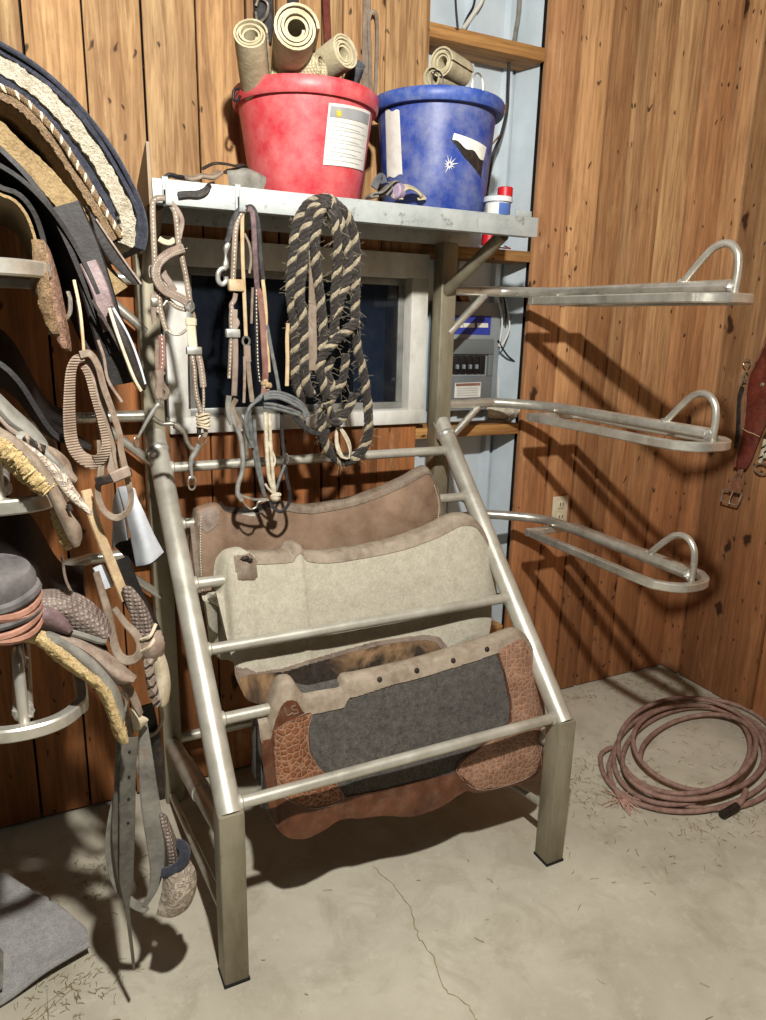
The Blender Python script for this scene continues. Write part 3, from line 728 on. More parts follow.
pad3, G3, zt3 = pad('saddle_pad', 'charcoal felt saddle pad with honeycomb-tooled brown leather corners, lowest on the ladder', top3, bot3, .146, .050, .022, 'felt_dark',
    [('spine_leather', 'lea_spine', spine3, .0035), ('wear_leather', 'lea_hex', z_lhex, .0040), ('wear_leather', 'lea_hexpale', z_rhex, .0040), ('binding_leather', 'lea_smooth', z_bind, .0034)], .605, NU=300, NV=190, wav=.0035)
def on_pad(G, px, py, yoff=-.004):
    best = None
    for row in G:
        for p in row:
            q = px_of(p); e = (q[0]-px)**2+(q[1]-py)**2
            if best is None or e < best[0]: best = (e, p)
    return best[1]+V((0, yoff, 0))
for a, b in c3([(318, 195), (410, 173), (500, 148), (585, 121)]):
    m_ = MB(); p = on_pad(G3, a, b); lathe(m_, [(.0001, -.004), (.0055, -.0035), (.0075, 0), (.0075, .003)], p, 14, 0, V((0, 1, .15))); m_.build('concho', 'lea_dark', pad3)
# branded mark: L, S pressed into the spine leather
def stroke(mb, pts, r=.0013): tube(mb, [on_pad(G3, *c3([q])[0], yoff=-.0045) for q in pts], r, 6)
m_ = MB(); stroke(m_, [(82, 262), (92, 284)]); stroke(m_, [(92, 284), (104, 277)]); stroke(m_, [(112, 258), (101, 262)]); stroke(m_, [(101, 262), (104, 270)]); stroke(m_, [(104, 270), (115, 268)]); stroke(m_, [(115, 268), (117, 276)]); stroke(m_, [(117, 276), (106, 281)])
m_.build('pressed_mark', 'lea_pink', pad3)
m_ = MB(); ribbon(m_, catmull([V((q.x, .150, q.z+.0125)) for q in [on_pad(G3, *c3([p])[0], yoff=0) for p in [(124, 238), (150, 244), (190, 236), (226, 228)]]], 6), .030, .006, V((0, -.25, 1))); m_.build('wither_opening', 'felt_dark', pad3)
# stitch lines
for line in ([(64, 318), (92, 300), (150, 276), (143, 320), (147, 376), (170, 416), (213, 454), (228, 487), (205, 504), (150, 512), (108, 497), (72, 470), (62, 400), (64, 318)], [(614, 130), (630, 180), (644, 248), (645, 300), (585, 352), (518, 402), (512, 428), (562, 466), (640, 453), (700, 425), (718, 370), (720, 300), (712, 220), (690, 122)]):
    m_ = MB(); pts = catmull([on_pad(G3, *c3([q])[0], yoff=-.0048) for q in line], 4); tube(m_, pts, .0010, 5); m_.build('stitching', 'lea_pink', pad3)
# -- middle pad: pale grey felt, cowhide wear strip
c2 = lambda pts: zc(180, 450, 2.253, pts)
top2 = c2([(100, 330), (106, 262), (118, 240), (128, 233), (150, 229), (163, 238), (205, 238), (250, 234), (260, 219), (272, 217), (282, 232), (330, 238), (400, 229), (500, 208), (580, 178), (620, 157), (648, 151), (670, 164), (694, 208), (710, 290), (715, 340)])
bot2 = c2([(100, 340), (118, 440), (130, 505), (142, 548), (160, 566), (210, 572), (300, 556), (420, 530), (540, 512), (600, 500), (660, 470), (690, 436), (710, 388), (716, 350)])
cow2 = c2([(126, 494), (150, 490), (172, 501), (230, 492), (300, 470), (380, 447), (440, 431), (500, 422), (555, 416), (582, 421), (599, 440), (606, 475), (606, 600), (100, 600)])
cowi = c2([(150, 506), (232, 499), (302, 478), (382, 456), (442, 441), (500, 432), (552, 427), (576, 432), (590, 450), (594, 600), (120, 600), (132, 560), (134, 512)])
tab2 = c2([(122, 238), (160, 234), (172, 250), (174, 284), (166, 292), (132, 292), (126, 270)])
def spine2(px, py, u, v, d): return .12 < u < .965 and d < .020+.010*max(0, u-.5)
pad2, G2, zt2 = pad('saddle_pad', 'pale grey wool felt pad with a brindle cowhide wear strip, middle of the ladder', top2, bot2, .392, .285, .028, 'felt_grey',
    [('spine_leather', 'lea_spine', spine2, .003), ('corner_tab', 'lea_dusty', lambda px, py, u, v, d: inside(tab2, px, py), .004),
     ('wear_binding', 'lea_pink', lambda px, py, u, v, d: inside(cow2, px, py) and not inside(cowi, px, py), .006),
     ('cowhide_strip', 'cowhide', lambda px, py, u, v, d: inside(cowi, px, py), .005)], .859, NU=270, NV=170, back_off=-.022, wav=.002)
m_ = MB(); p = on_pad(G2, *c2([(145, 243)])[0], yoff=-.008); blob(m_, p, (.012, .006, .006), 0, 8, 6, .2); blob(m_, p+V((.012, -.002, -.006)), (.008, .005, .005), 0, 8, 6, .2); m_.build('lace_knot', 'lea_dark', pad2)
# -- rear pad: oiled brown leather
top1 = c2([(36, 170), (39, 142), (58, 134), (76, 129), (92, 131), (108, 147), (150, 151), (182, 147), (230, 127), (290, 134), (400, 114), (500, 74), (548, 47), (562, 49), (578, 78), (587, 120), (588, 150)])
bot1 = c2([(36, 200), (38, 270), (46, 330), (62, 372), (120, 380), (300, 330), (480, 270), (560, 235), (582, 200), (588, 165)])
def bind1(px, py, u, v, d): return u < .028 or u > .975 or (d < .012 and u > .33)
pad1, G1, zt1 = pad('saddle_pad', 'oiled brown leather saddle pad with stitched edge, uppermost on the ladder', top1, bot1, .515, .43, .022, 'pad_brown',
    [('binding_leather', 'lea_dusty', bind1, .003), ('corner_tab', 'lea_pink', lambda px, py, u, v, d: inside(c2([(44, 138), (86, 132), (88, 165), (60, 188), (42, 170)]), px, py), .003)], .985, NU=220, NV=130, wav=.004)
m_ = MB(); ribbon(m_, catmull([V((q.x, .522, q.z+.013)) for q in [on_pad(G1, *c2([p])[0], yoff=0) for p in [(96, 138), (112, 150), (150, 153), (182, 149), (226, 130)]]], 6), .034, .006, V((0, -.25, 1))); m_.build('wither_opening', 'lea_dark', pad1)
m_ = MB(); stitches(m_, catmull([on_pad(G1, *c2([q])[0], yoff=-.005) for q in [(572, 80), (581, 120), (580, 160)]], 6), .007, .0016, 0); stitches(m_, catmull([on_pad(G1, *c2([q])[0], yoff=-.005) for q in [(46, 150), (44, 200), (46, 260), (52, 330)]], 6), .007, .0016, 0); m_.build('stitching', 'stitch', pad1)
# ------------------------------------------------------------------ buckets on the shelf
def bucket(name, label, c, z0, rb, rt, rr, ztop, rimh, mat, rimmat, flare=0):
    root = empty(name, (c[0], c[1], z0), label, 'bucket')
    cc = V((c[0], c[1], z0)); H = ztop-z0
    m_ = MB(); lathe(m_, [(0, 0.001), (rb*.97, 0.001), (rb, .006), (rb+(rt-rb)*.33, H*.33), (rb+(rt-rb)*.66, H*.66), (rt, H-.006), (rt-.004, H-.002), (rb+(rt-rb)*.6-.005, H*.6), (rb-.004, .006), (0, .006)], cc, 64)
    body = m_.build('bucket_body', mat, root)
    m_ = MB(); lathe(m_, [(rt-.003, H-rimh), (rr-.004, H-rimh-.002), (rr, H-rimh+.003), (rr+.002, H-.006), (rr-.002, H), (rt-.002, H+.001), (rt-.006, H-.004), (rt-.003, H-rimh)], cc, 64); rim = m_.build('rim', rimmat, root)
    return root, cc, H
zr = P(310, 72, .385).z
RB_C = (.400, .572); RB = (.140, .177, .186)
red, rc, rH = bucket('bucket', 'scuffed red plastic bucket holding rolled cream leg wraps, on the shelf', RB_C, SZ+.001, *RB, zr, .036, 'red_plastic', 'red_plastic')
def cone_pt(c, H, rb, rt, ang, h, lift): 
    r = rb+(rt-rb)*h/H+lift; return c+V((math.cos(ang)*r, math.sin(ang)*r, h))
def cone_hit(c, H, rb, rt, px, py):
    """surface point of the bucket under a measured photo point"""
    d = (_f+_R*((px-383)/FPX)-_U*((py-510)/FPX)).normalized(); best = None
    for k in range(600):
        q = CAM+d*(1.4+k*.0025); h = q.z-c.z; r = rb+(rt-rb)*h/H
        if math.hypot(q.x-c.x, q.y-c.y) <= r: return math.atan2(q.y-c.y, q.x-c.x), h
    q = CAM+d*2.05; return math.atan2(q.y-c.y, q.x-c.x), q.z-c.z
def cone_patch(name, corners, c, H, rb, rt, lift, mat, parent, n=14, jag=None):
    """corners (px): tl, tr, br, bl"""
    A = [cone_hit(c, H, rb, rt, *q) for q in corners]; G = []
    for j in range(n+1):
        v = j/n; row = []
        for i in range(n+1):
            u = i/n
            an = (A[0][0]*(1-u)+A[1][0]*u)*(1-v)+(A[3][0]*(1-u)+A[2][0]*u)*v; h = (A[0][1]*(1-u)+A[1][1]*u)*(1-v)+(A[3][1]*(1-u)+A[2][1]*u)*v
            if jag: h += jag(u, v)
            row.append(cone_pt(c, H, rb, rt, an, h, lift))
        G.append(row)
    m_ = MB(); thicken(m_, G, .0008); return m_.build(name, mat, parent)
T = lambda a, b: (230+a/4.79, b/4.79)
kw = dict(c=rc, H=rH, rb=RB[0], rt=RB[1])
lab = cone_patch('label', [T(472, 494), T(668, 538), T(632, 820), T(444, 790)], lift=.0022, mat='paper', parent=red, **kw)
cone_patch('header_band', [T(480, 508), T(662, 550), T(654, 600), T(474, 562)], lift=.0032, mat='paper_grey', parent=lab, **kw)
for k in range(11):
    y = 0.16+k*.068; L0 = T(474-30*y+6, 494+300*y+16); R0 = T(668-36*y-10-(k % 3)*14, 538+286*y+10)
    cone_patch('text_line', [L0, R0, (R0[0], R0[1]+.9), (L0[0], L0[1]+.9)], lift=.0031, mat='ink', parent=lab, n=6, **kw)
m_ = MB(); a0, h0 = cone_hit(rc, rH, RB[0], RB[1], *T(518, 546))
for k in range(9):
    an = 2*math.pi*k/9; q = [cone_pt(rc, rH, RB[0], RB[1], a0+math.cos(an+s)*rr_/.165, h0+math.sin(an+s)*rr_, .0045) for s, rr_ in ((0, .0125), (.28, .005), (-.28, .005))]; m_.add(q, [(0, 1, 2)])
m_.add([cone_pt(rc, rH, RB[0], RB[1], a0+math.cos(2*math.pi*k/10)*.006/.165, h0+math.sin(2*math.pi*k/10)*.006, .0046) for k in range(10)], [tuple(range(10))])
m_.build('emblem', 'yellow', lab, smooth=False)
m_ = MB(); e = rc+V((-.186, -.02, rH-.03)); tube(m_, catmull([e+V((.0, -.02, .012)), e+V((-.012, -.02, .008)), e+V((-.016, -.022, -.012)), e+V((-.006, -.026, -.016)), e+V((.0, -.022, -.004))], 6), .0035, 8); m_.build('bail_ear', 'black', red)
zb_ = P(441, 82, .38).z
BB_C = (.782, .560); BB = (.143, .166, .185)
blue, bc, bH = bucket('bucket', 'scraped blue plastic bucket with torn white label remnants, on the shelf', BB_C, SZ+.001, *BB, zb_, .030, 'blue_plastic', 'blue_rim')
T2 = lambda a, b: (360+a/3.83, 40+b/3.83); kb = dict(c=bc, H=bH, rb=BB[0], rt=BB[1])
cone_patch('label_remnant', [T2(100, 268), T2(152, 272), T2(164, 518), T2(106, 530)], lift=.0012, mat='paper', parent=blue, jag=lambda u, v: .003*math.sin(u*9), **kb)
cone_patch('label_residue', [T2(346, 378), T2(470, 448), T2(462, 530), T2(398, 450)], lift=.0010, mat='lea_dark', parent=blue, **kb)
cone_patch('torn_label', [T2(358, 358), T2(480, 412), T2(468, 464), T2(352, 384)], lift=.0030, mat='paper', parent=blue, jag=lambda u, v: .004*math.sin(u*13)*v, **kb)
m_ = MB(); a0, h0 = cone_hit(bc, bH, BB[0], BB[1], *T2(342, 478))
for k in range(11):
    an = 2*math.pi*k/11+.2; ln = random.uniform(.012, .030)
    m_.add([cone_pt(bc, bH, BB[0], BB[1], a0+math.cos(an+s)*q/.165, h0+math.sin(an+s)*q, .0012) for s, q in ((0, ln), (.5, .004), (-.5, .004))], [(0, 1, 2)])
m_.build('scratch', 'paper', blue, smooth=False)
# rolled leg wraps
def wrap(label, end_px, end_y, tail_px, tail_y, R, L, mat='bandage', tk=.0045, hole=.016, cat='leg wrap', group='rolled leg wraps in the red bucket', squash=1., name='leg_wrap'):
    e = P(*end_px, end_y); t_ = P(*tail_px, tail_y); ax = (t_-e).normalized()
    u = ax.cross(V((0, 0, 1))).normalized(); w_ = ax.cross(u)
    turns = max(2, int((R-hole)/(tk*1.1))); n = turns*22; m_ = MB(); vs = []; fs = []
    for i in range(n+1):
        a = 2*math.pi*turns*i/n; r0 = hole+(R-hole)*i/n
        lf = .004*math.sin(a*.37+1)+.006*(1-i/n)
        for (dr, dz) in ((0, 0), (tk, 0), (tk, 1), (0, 1)):
            rr_ = r0-tk+dr; vs.append(e+ax*(lf+(L-lf)*dz)+u*math.cos(a)*rr_+w_*(math.sin(a)*rr_*squash))
    for i in range(n):
        for k in range(4): fs.append((i*4+k, i*4+(k+1) % 4, (i+1)*4+(k+1) % 4, (i+1)*4+k))
    fs += [(3, 2, 1, 0), tuple(n*4+k for k in range(4))]; m_.add(vs, fs)
    o = m_.build(name, mat); return tag(o, label, cat, group)
wrap('cream leg wrap at the left rim of the red bucket, standing tall', (250, 33), .40, (256, 88), .53, .040, .17)
wrap('fattest cream leg wrap, its open spiral end facing out above the red bucket', (296, 27), .33, (290, 74), .54, .052, .20, tk=.006, hole=.020)
wrap('cream leg wrap lying over toward the blue bucket, open end turned right', (345, 52), .42, (312, 76), .54, .042, .15)
wrap('knitted cream wrap tucked under the fattest roll in the red bucket', (322, 66), .40, (272, 84), .50, .032, .12, 'bandage_knit')
wrap('small dark grey leg wrap at the right rim of the red bucket', (357, 65), .49, (348, 92), .54, .024, .10, 'bandage_dark', .005, .010)
o = wrap('cream printed wrap leaning out of the blue bucket', (441, 62), .50, (474, 82), .60, .038, .12, group='wraps in the blue bucket', name='leg_wrap')
wrap('flattened cream wrap lying behind the printed wrap in the blue bucket', (432, 78), .52, (470, 84), .60, .030, .13, group='wraps in the blue bucket', name='leg_wrap')
m_ = MB()
for (cx, cy) in ((438, 78), (478, 80)):
    c = P(cx, cy, .44); tube(m_ if cx == 438 else m_, catmull([c+V((-.016, 0, -.03)), c+V((-.016, 0, .0)), c+V((-.004, 0, .016)), c+V((.012, 0, .006)), c+V((.018, 0, -.03))], 6), .0022, 6)
    tag(m_.build('wire_loop', 'wire_black' if cx == 438 else 'bitmetal'), 'bent dark wire loop at the front of the blue bucket' if cx == 438 else 'thin wire loop sticking out at the right of the blue bucket', 'wire'); m_ = MB()
# print on the wrap
# ------------------------------------------------------------------ small things on the shelf
ST = SZ+.001
r_ = empty('hobble', (.22, .50, ST), 'grey folded hobble with dark strap and buckle, on the shelf left of the red bucket', 'hobble')
m_ = MB(); G = grid_surface([[V((.165, .47, ST+.004)), V((.20, .46, ST+.008)), V((.245, .47, ST+.004))], [V((.160, .465, ST+.045)), V((.20, .455, ST+.052)), V((.255, .465, ST+.040))], [V((.165, .52, ST+.052)), V((.21, .53, ST+.058)), V((.25, .52, ST+.046))]], 16, 10); thicken(m_, G, .008, jit=.0006); m_.build('cuff', 'lea_grey', r_)
m_ = MB(); ribbon(m_, catmull([P(202, 169, .455), P(214, 163.5, .45), P(226, 164, .45), P(236, 166, .45), P(244, 165, .46), P(247, 170, .47)], 5), .016, .005, V((0, -.3, 1))); m_.build('strap', 'lea_dark', r_)
r_ = empty('leather_strap', (.06, .44, ST), 'short scuffed brown strap piece with dark buckle end, on the shelf above the first bridle', 'strap')
m_ = MB(); ribbon(m_, catmull([P(184, 176, .44), P(192, 179, .43), P(202, 176, .43), P(212, 177, .43), P(220, 172, .44)], 5), .020, .009, V((0, -.4, 1))); m_.build('strap_end', 'lea_dusty', r_)
m_ = MB(); tube(m_, catmull([P(165, 178, .43), P(170, 175, .43), P(178, 177, .43), P(186, 178, .435)], 5), .0055, 8); m_.build('buckle', 'wire_black', r_)
m_ = MB(); ribbon(m_, catmull([P(214, 183, .425), P(209, 186, .394), P(205, 191, .392), P(198, 194, .392), P(188, 194, .392), P(178, 195, .392)], 5), lambda t: .008+.008*math.sin(min(1, t*1.3)*2.2), .003, V((0, -1, 0)))
tag(m_.build('strap_end', 'lea_dark'), 'dark curled strap tip hanging over the white shelf lip', 'strap')
r_ = empty('bent_strap', (.56, .44, ST), 'grey bent strap with a dark inside, on the shelf between the two buckets', 'strap')
m_ = MB(); ribbon(m_, catmull([P(376, 197, .43), P(368, 198, .43), P(372, 194, .43), P(380, 193, .43), P(388, 186, .43), P(393, 182, .43), P(391, 188, .435), P(384, 196, .435)], 6), .035, .005, nrms=None, nrm=V((0, 0, 1))); m_.build('strap', 'lea_grey', r_)
m_ = MB(); ribbon(m_, catmull([P(374, 188, .46), P(378, 180, .46), P(382, 177, .46), P(384, 183, .46)], 5), .020, .006, V((0, -1, 0))); m_.build('buckle', 'bandage_dark', r_)
m_ = MB(); lathe(m_, [(0, -.014), (.017, -.014), (.021, -.010), (.021, .010), (.017, .014), (0, .014)], P(397, 191, .435), 24, 0, V((1, .5, 0))); tag(m_.build('tape_roll', 'mauve'), 'mauve roll of tape beside the bent grey strap', 'tape')
m_ = MB(); e = P(410, 192, .435)
ribbon(m_, catmull([P(398, 199, .43), P(399, 191, .43), P(406, 187, .43), P(414, 189, .43), P(421, 195, .43), P(422, 200, .43)], 6), .030, .006, V((0, -.5, 1))); tag(m_.build('wrap_end', 'bandage'), 'cream curved strap end lying at the foot of the blue bucket', 'strap')
r_ = empty('tub', (.985, .46, ST), 'cloudy plastic tub with blue contents at the right end of the shelf', 'tub')
tc = V((.915, .432, ST)); m_ = MB(); lathe(m_, [(0, .001), (.032, .001), (.036, .046), (.034, .046), (.031, .004), (0, .004)], tc, 32); m_.build('tub_body', 'plastic_clear', r_)
m_ = MB(); lathe(m_, [(.036, .038), (.0405, .038), (.0405, .050), (.038, .052), (0, .052)], tc, 32); m_.build('lid', 'plastic_clear', r_)
m_ = MB(); vs = []; 
G = [[tc+V((math.cos(a)*(.0335+.0035*z/.046), math.sin(a)*(.0335+.0035*z/.046), z)) for a in [math.radians(-118+k*10) for k in range(11)]] for z in (.004, .014, .024, .034)]; thicken(m_, G, .0012); m_.build('blue_side', 'plastic_blue', r_)
m_ = MB(); G = [[tc+V((math.cos(a)*(.0340+.0035*z/.046), math.sin(a)*(.0340+.0035*z/.046), z)) for a in [math.radians(-172+k*9) for k in range(6)]] for z in (.006, .018, .032)]; thicken(m_, G, .0012); m_.build('label', 'paper', r_)
m_ = MB(); c = V((.985, .50, ST)); lathe(m_, [(0, .0), (.018, 0), (.018, .066), (.022, .068), (.022, .092), (.019, .094), (0, .094)], c, 24); tag(m_.build('red_cap_bottle', 'red_bright'), 'small bottle with a bright red cap behind the plastic tub', 'bottle')
# insulator with wire standing on the girt under the shelf
r_ = empty('wire_spool', (1.04, .80, 1.749), 'white spool with a red core and wire on the stud rail under the shelf', 'spool')
c = V((1.165, .835, 1.749)); m_ = MB(); lathe(m_, [(0, 0), (.036, 0), (.036, .008), (.018, .014), (.018, .05), (.036, .056), (.036, .064), (0, .064)], c, 24, 0, V((0, 0, 1))); m_.build('spool_body', 'plastic_clear', r_)
m_ = MB(); lathe(m_, [(.0185, .012), (.026, .016), (.026, .048), (.0185, .052)], c, 24); m_.build('winding', 'red_bright', r_)
m_ = MB(); tube(m_, catmull([c+V((-.02, -.030, .03)), c+V((-.035, -.052, .004)), c+V((-.01, -.058, .003)), c+V((.012, -.050, .004)), c+V((.035, -.056, .003)), c+V((.055, -.05, .004)), c+V((.04, -.035, .012))], 6), .0022, 6); m_.build('loose_wire', 'wire_red', r_)
# ------------------------------------------------------------------ straps hung on the upper wall
def hang(name, label, pts, w, t, mat, nrm=V((0, -1, 0)), cat='strap', group=None, sub=6, extra=None):
    m_ = MB(); ribbon(m_, catmull([P(*p) for p in pts], sub), w, t, nrm); o = m_.build(name, mat); return tag(o, label, cat, group)
r_ = empty('hanging_strap', tuple(P(262, -40, .765)), 'dark strap bundle hanging on the boards above the left wraps', 'strap')
m_ = MB(); ribbon(m_, catmull([P(262, -60, .762), P(263, -10, .762), P(264, 20, .762), P(262, 40, .762)], 5), .055, .010, V((0, -1, 0))); m_.build('strap', 'lea_black', r_)
m_ = MB(); tube(m_, catmull([P(256, 6, .748), P(260, -2, .745), P(268, 4, .745), P(266, 16, .745), P(258, 22, .745), P(256, 12, .748)], 5), .004, 8); m_.build('buckle', 'bitmetal', r_)
hang('hanging_strap', 'grey-black strap end hanging behind the fattest leg wrap', [(292, -50, .762), (293, -10, .762), (294, 22, .762)], .032, .008, 'lea_black')
hang('hanging_strap', 'reddish brown strap hanging on the boards over the red bucket', [(325, -60, .762), (326, -5, .762), (328, 46, .762), (327, 80, .762)], .022, .006, 'lea_red')
hang('hanging_strap', 'broad grey-brown strap hanging down the wall between the buckets', [(367, -60, .765), (367, 0, .765), (366, 50, .765), (366, 110, .765)], .024, .006, 'lea_dusty')
hang('hanging_strap', 'narrow brown strap looped over at its top, hung between the buckets', [(371, 92, .755), (370, 50, .755), (369, 22, .752), (371, 13, .748), (374.5, 12, .746), (377, 20, .748), (377, 55, .75), (375, 100, .75)], .011, .005, 'lea_dusty')
# ------------------------------------------------------------------ the open bay: panel, wires, outlet
YP = .862
pr_ = empty('electrical_panel', (1.13, YP+.03, 1.15), 'grey breaker panel with blue label on the metal sheet behind the rack post', 'electrical panel')
m_ = MB(); box(m_, (.985, YP, 1.195), (1.252, .918, 1.575), .005); box(m_, (.985, YP-.003, 1.195), (1.252, YP+.004, 1.575), .003); m_.build('cabinet', 'panel_grey', pr_)
m_ = MB()
for lo, hi in (((.998, YP-.016, 1.395), (1.222, YP-.002, 1.448)), ((.998, YP-.016, 1.222), (1.222, YP-.002, 1.318)), ((.998, YP-.016, 1.318), (1.020, YP-.002, 1.395)), ((1.200, YP-.016, 1.318), (1.222, YP-.002, 1.395))): box(m_, lo, hi, .004)
cov = m_.build('dead_front_cover', 'panel_dark', pr_)
for k in range(6):
    m_ = MB(); x = 1.030+k*.0272; box(m_, (x, YP-.010, 1.326), (x+.0245, YP-.003, 1.390), .002); br = m_.build('breaker', 'black', pr_)
    if k < 5: m_ = MB(); box(m_, (x+.007, YP-.021, 1.344), (x+.016, YP-.008, 1.360), .002); m_.build('switch_lever', 'panel_grey' if k < 5 else 'black', br)
def flat(name, quad, y, mat, parent, t=.001):
    m_ = MB(); q = [P(a, b, y) for a, b in quad]; vs = q+[p+V((0, -t, 0)) for p in q]; m_.add(vs, [(0, 1, 2, 3), (7, 6, 5, 4)]+[(i, (i+1) % 4, 4+(i+1) % 4, 4+i) for i in range(4)]); return m_.build(name, mat, parent, smooth=False)
bl = flat('maker_label', [(449, 315), (491, 316), (490, 335), (448, 334)], YP-.0035, 'label_blue', pr_)
for x in (452, 463.5, 477): flat('print_box', [(x, 323), (x+11, 323.2), (x+11, 327.6), (x, 327.4)], YP-.0048, 'paper', bl)
dl = flat('warning_sticker', [(455, 383), (481, 382), (480, 397), (454, 398)], YP-.0165, 'paper', pr_)
flat('red_band', [(456, 383.6), (480.4, 382.7), (480.2, 385.4), (456, 386.2)], YP-.018, 'lea_redpale', dl)
for k in range(4): flat('text_line', [(457, 388.0+k*2.4), (478, 387.4+k*2.4), (478, 388.2+k*2.4), (457, 388.8+k*2.4)], YP-.018, 'ink', dl)
def cable(label, pts, r, mat, cat='cable', name='hanging_cable', group=None):
    m_ = MB(); tube(m_, catmull([P(*p) for p in pts], 8), r, 8); return tag(m_.build(name, mat), label, cat, group)
cable('white cable slanting across the sheet at the top of the stud bay', [(486, -20, .90), (482, 0, .90), (472, 16, .90), (463, 29, .895)], .007, 'wire_white')
cable('grey cable beside the slanting white cable at the top of the bay', [(476, -20, .905), (474, 4, .905), (467, 18, .905), (462, 30, .90)], .004, 'wire_black')
cable('thin dark wire left of the slanting white cable', [(455, -20, .90), (456, 5, .90), (458, 28, .90)], .003, 'wire_black')
cable('pair of dark cables going up by the right stud', [(520, -20, .895), (519, 10, .895), (516, 30, .895), (514, 43, .895)], .008, 'lea_grey')
cable('dark cable running down the sheet behind the blue bucket', [(509, 62, .848), (508, 90, .848), (507, 110, .848), (501, 135, .848), (493, 155, .848), (488, 185, .89), (486, 206, .885)], .0055, 'wire_black')
cable('thin copper-coloured wire branching beside the blue bucket', [(506, 104, .848), (505, 122, .848), (502, 132, .848), (494, 142, .848), (487, 149, .87)], .003, 'wire_brown')
cable('white wire looping down the sheet right of the panel', [(500, 285, .848), (505, 300, .848), (509, 318, .848), (509, 330, .848), (504, 342, .848), (499, 346, .848), (501, 335, .848), (502, 318, .848), (498, 300, .848), (494, 290, .848)], .003, 'wire_white')
cable('black wire sagging from the panel to the right stud', [(498, 340, .848), (501, 346, .848), (508, 356, .848), (515, 362, .848), (522, 369, .848)], .0035, 'wire_black')
cable('black wire dropping beside the panel from the rail above', [(500, 288, .848), (504, 298, .848), (506, 312, .848), (506, 322, .848)], .0035, 'wire_black')
cable('black wire at the upper right of the bay under the rail', [(517, 288, .848), (521, 296, .848), (526, 306, .848)], .0035, 'wire_black')
cable('pale wire at the lower right side of the panel', [(499, 375, .848), (498, 390, .848), (498, 404, .848)], .003, 'wire_white')
m_ = MB(); G = grid_surface([[P(486, 404, .83), P(500, 403, .82), P(520, 404, .83)], [P(487, 410, .80), P(502, 412, .795), P(520, 410, .80)], [P(489, 417, .83), P(503, 419, .83), P(519, 417, .84)]], 24, 12); thicken(m_, G, .012, jit=.003); tag(m_.build('insulation_scrap', 'foam'), 'crumpled white insulation scrap on the rail below the panel', 'insulation')
r_ = empty('wall_outlet', (1.522, YW-.002, .757), 'ivory outlet plate on the pine boards above the lowest right saddle arm', 'outlet')
m_ = MB(); box(m_, (1.486, YW-.012, .745), (1.560, YW-.004, .860), .003); m_.build('cover_plate', 'ivory', r_)
for z in (.778, .828):
    m_ = MB(); box(m_, (1.508, YW-.016, z-.016), (1.540, YW-.011, z+.016), .003); s_ = m_.build('socket', 'ivory', r_)
    for x in (1.517, 1.531):
        m_ = MB(); box(m_, (x-.0015, YW-.0170, z-.006), (x+.0015, YW-.0155, z+.007)); m_.build('slot', 'black', s_, smooth=False)
# ------------------------------------------------------------------ tack on the shelf hooks
YH = .372
def zz(ox, oy, s, pts, y=YH): return [P(ox+p[0]/s, oy+p[1]/s, p[2] if len(p) > 2 else y) for p in pts]
A1 = lambda pts, y=YH: zz(140, 200, 6.8, pts, y)
A2 = lambda pts, y=YH: zz(140, 340, 6.38, pts, y)
def part(root, name, pts, w, t, mat, st=None, sub=6, nrm=V((0, -1, 0)), edge=None, two=False):
    m_ = MB(); c = catmull(pts, sub); ribbon(m_, c, w, t, nrm)
    if st:
        if two:
            for s in (-1, 1): stitches(m_, [p+V((s*w*.33, -t*.5, 0)) for p in c], st, .0011, 1)
        else: stitches(m_, [p+V((0, -t*.55, 0)) for p in c], st, .0017, 1)
    return m_.build(name, [mat, 'stitch'], root)
def tpart(root, name, pts, r, mat, sub=6, closed=False, n=8):
    m_ = MB(); tube(m_, catmull(pts, sub, closed), r, n, closed); return m_.build(name, mat, root)
def ring(root, name, c, rx, rz, r, mat, ay=0., n=20):
    m_ = MB(); tube(m_, [c+V((math.cos(a)*rx*math.cos(ay), math.cos(a)*rx*math.sin(ay), math.sin(a)*rz)) for a in [2*math.pi*k/n for k in range(n)]], r, 7, True); return m_.build(name, mat, root)
b1 = empty('bridle', tuple(P(163, 203, YH)), 'stitched brown bridle with scalloped brow band and shank bit, on the leftmost shelf hook', 'bridle')
part(b1, 'cheek_strap', A1([(150, -14), (120, -12), (92, 6), (86, 40), (88, 150), (92, 250), (98, 380), (101, 480), (108, 560), (116, 660), (120, 760)]), .0125, .0042, 'lea_dusty', .0085)
part(b1, 'cheek_strap', A1([(150, -14), (180, -8), (212, 36), (240, 90), (252, 180), (262, 290), (285, 390), (312, 520), (326, 610), (342, 700)]), .0125, .0042, 'lea_dusty', .0085)
part(b1, 'crown_loop', A1([(205, 10), (250, 60), (282, 120), (286, 165), (276, 215), (268, 260)]), .010, .0035, 'lea_pink')
part(b1, 'brow_band', A1([(296, 328, YH-.008), (262, 338, YH-.014), (205, 360, YH-.02), (150, 400, YH-.022), (116, 450, YH-.022), (108, 510, YH-.022), (130, 570, YH-.02), (175, 618, YH-.016), (240, 650, YH-.012), (300, 682, YH-.008), (330, 715, YH-.006)]), .020, .005, 'lea_pink', .0065, two=True)
part(b1, 'brow_band', A1([(86, 520), (106, 565), (150, 625), (195, 680), (250, 728), (315, 748)]), .010, .004, 'lea_dusty', .0065)
part(b1, 'throat_strap', A1([(128, 262), (160, 282), (200, 290), (236, 270)], YH+.012), .012, .004, 'lea_cream')
part(b1, 'throat_strap', A1([(152, 478), (170, 520), (205, 570), (234, 622)], YH+.012), .016, .005, 'lea_pink')
ring(b1, 'buckle', A1([(74, 490)])[0], .004, .014, .0018, 'chrome'); ring(b1, 'buckle', A1([(338, 722)], YH-.01)[0], .009, .011, .0028, 'chrome')
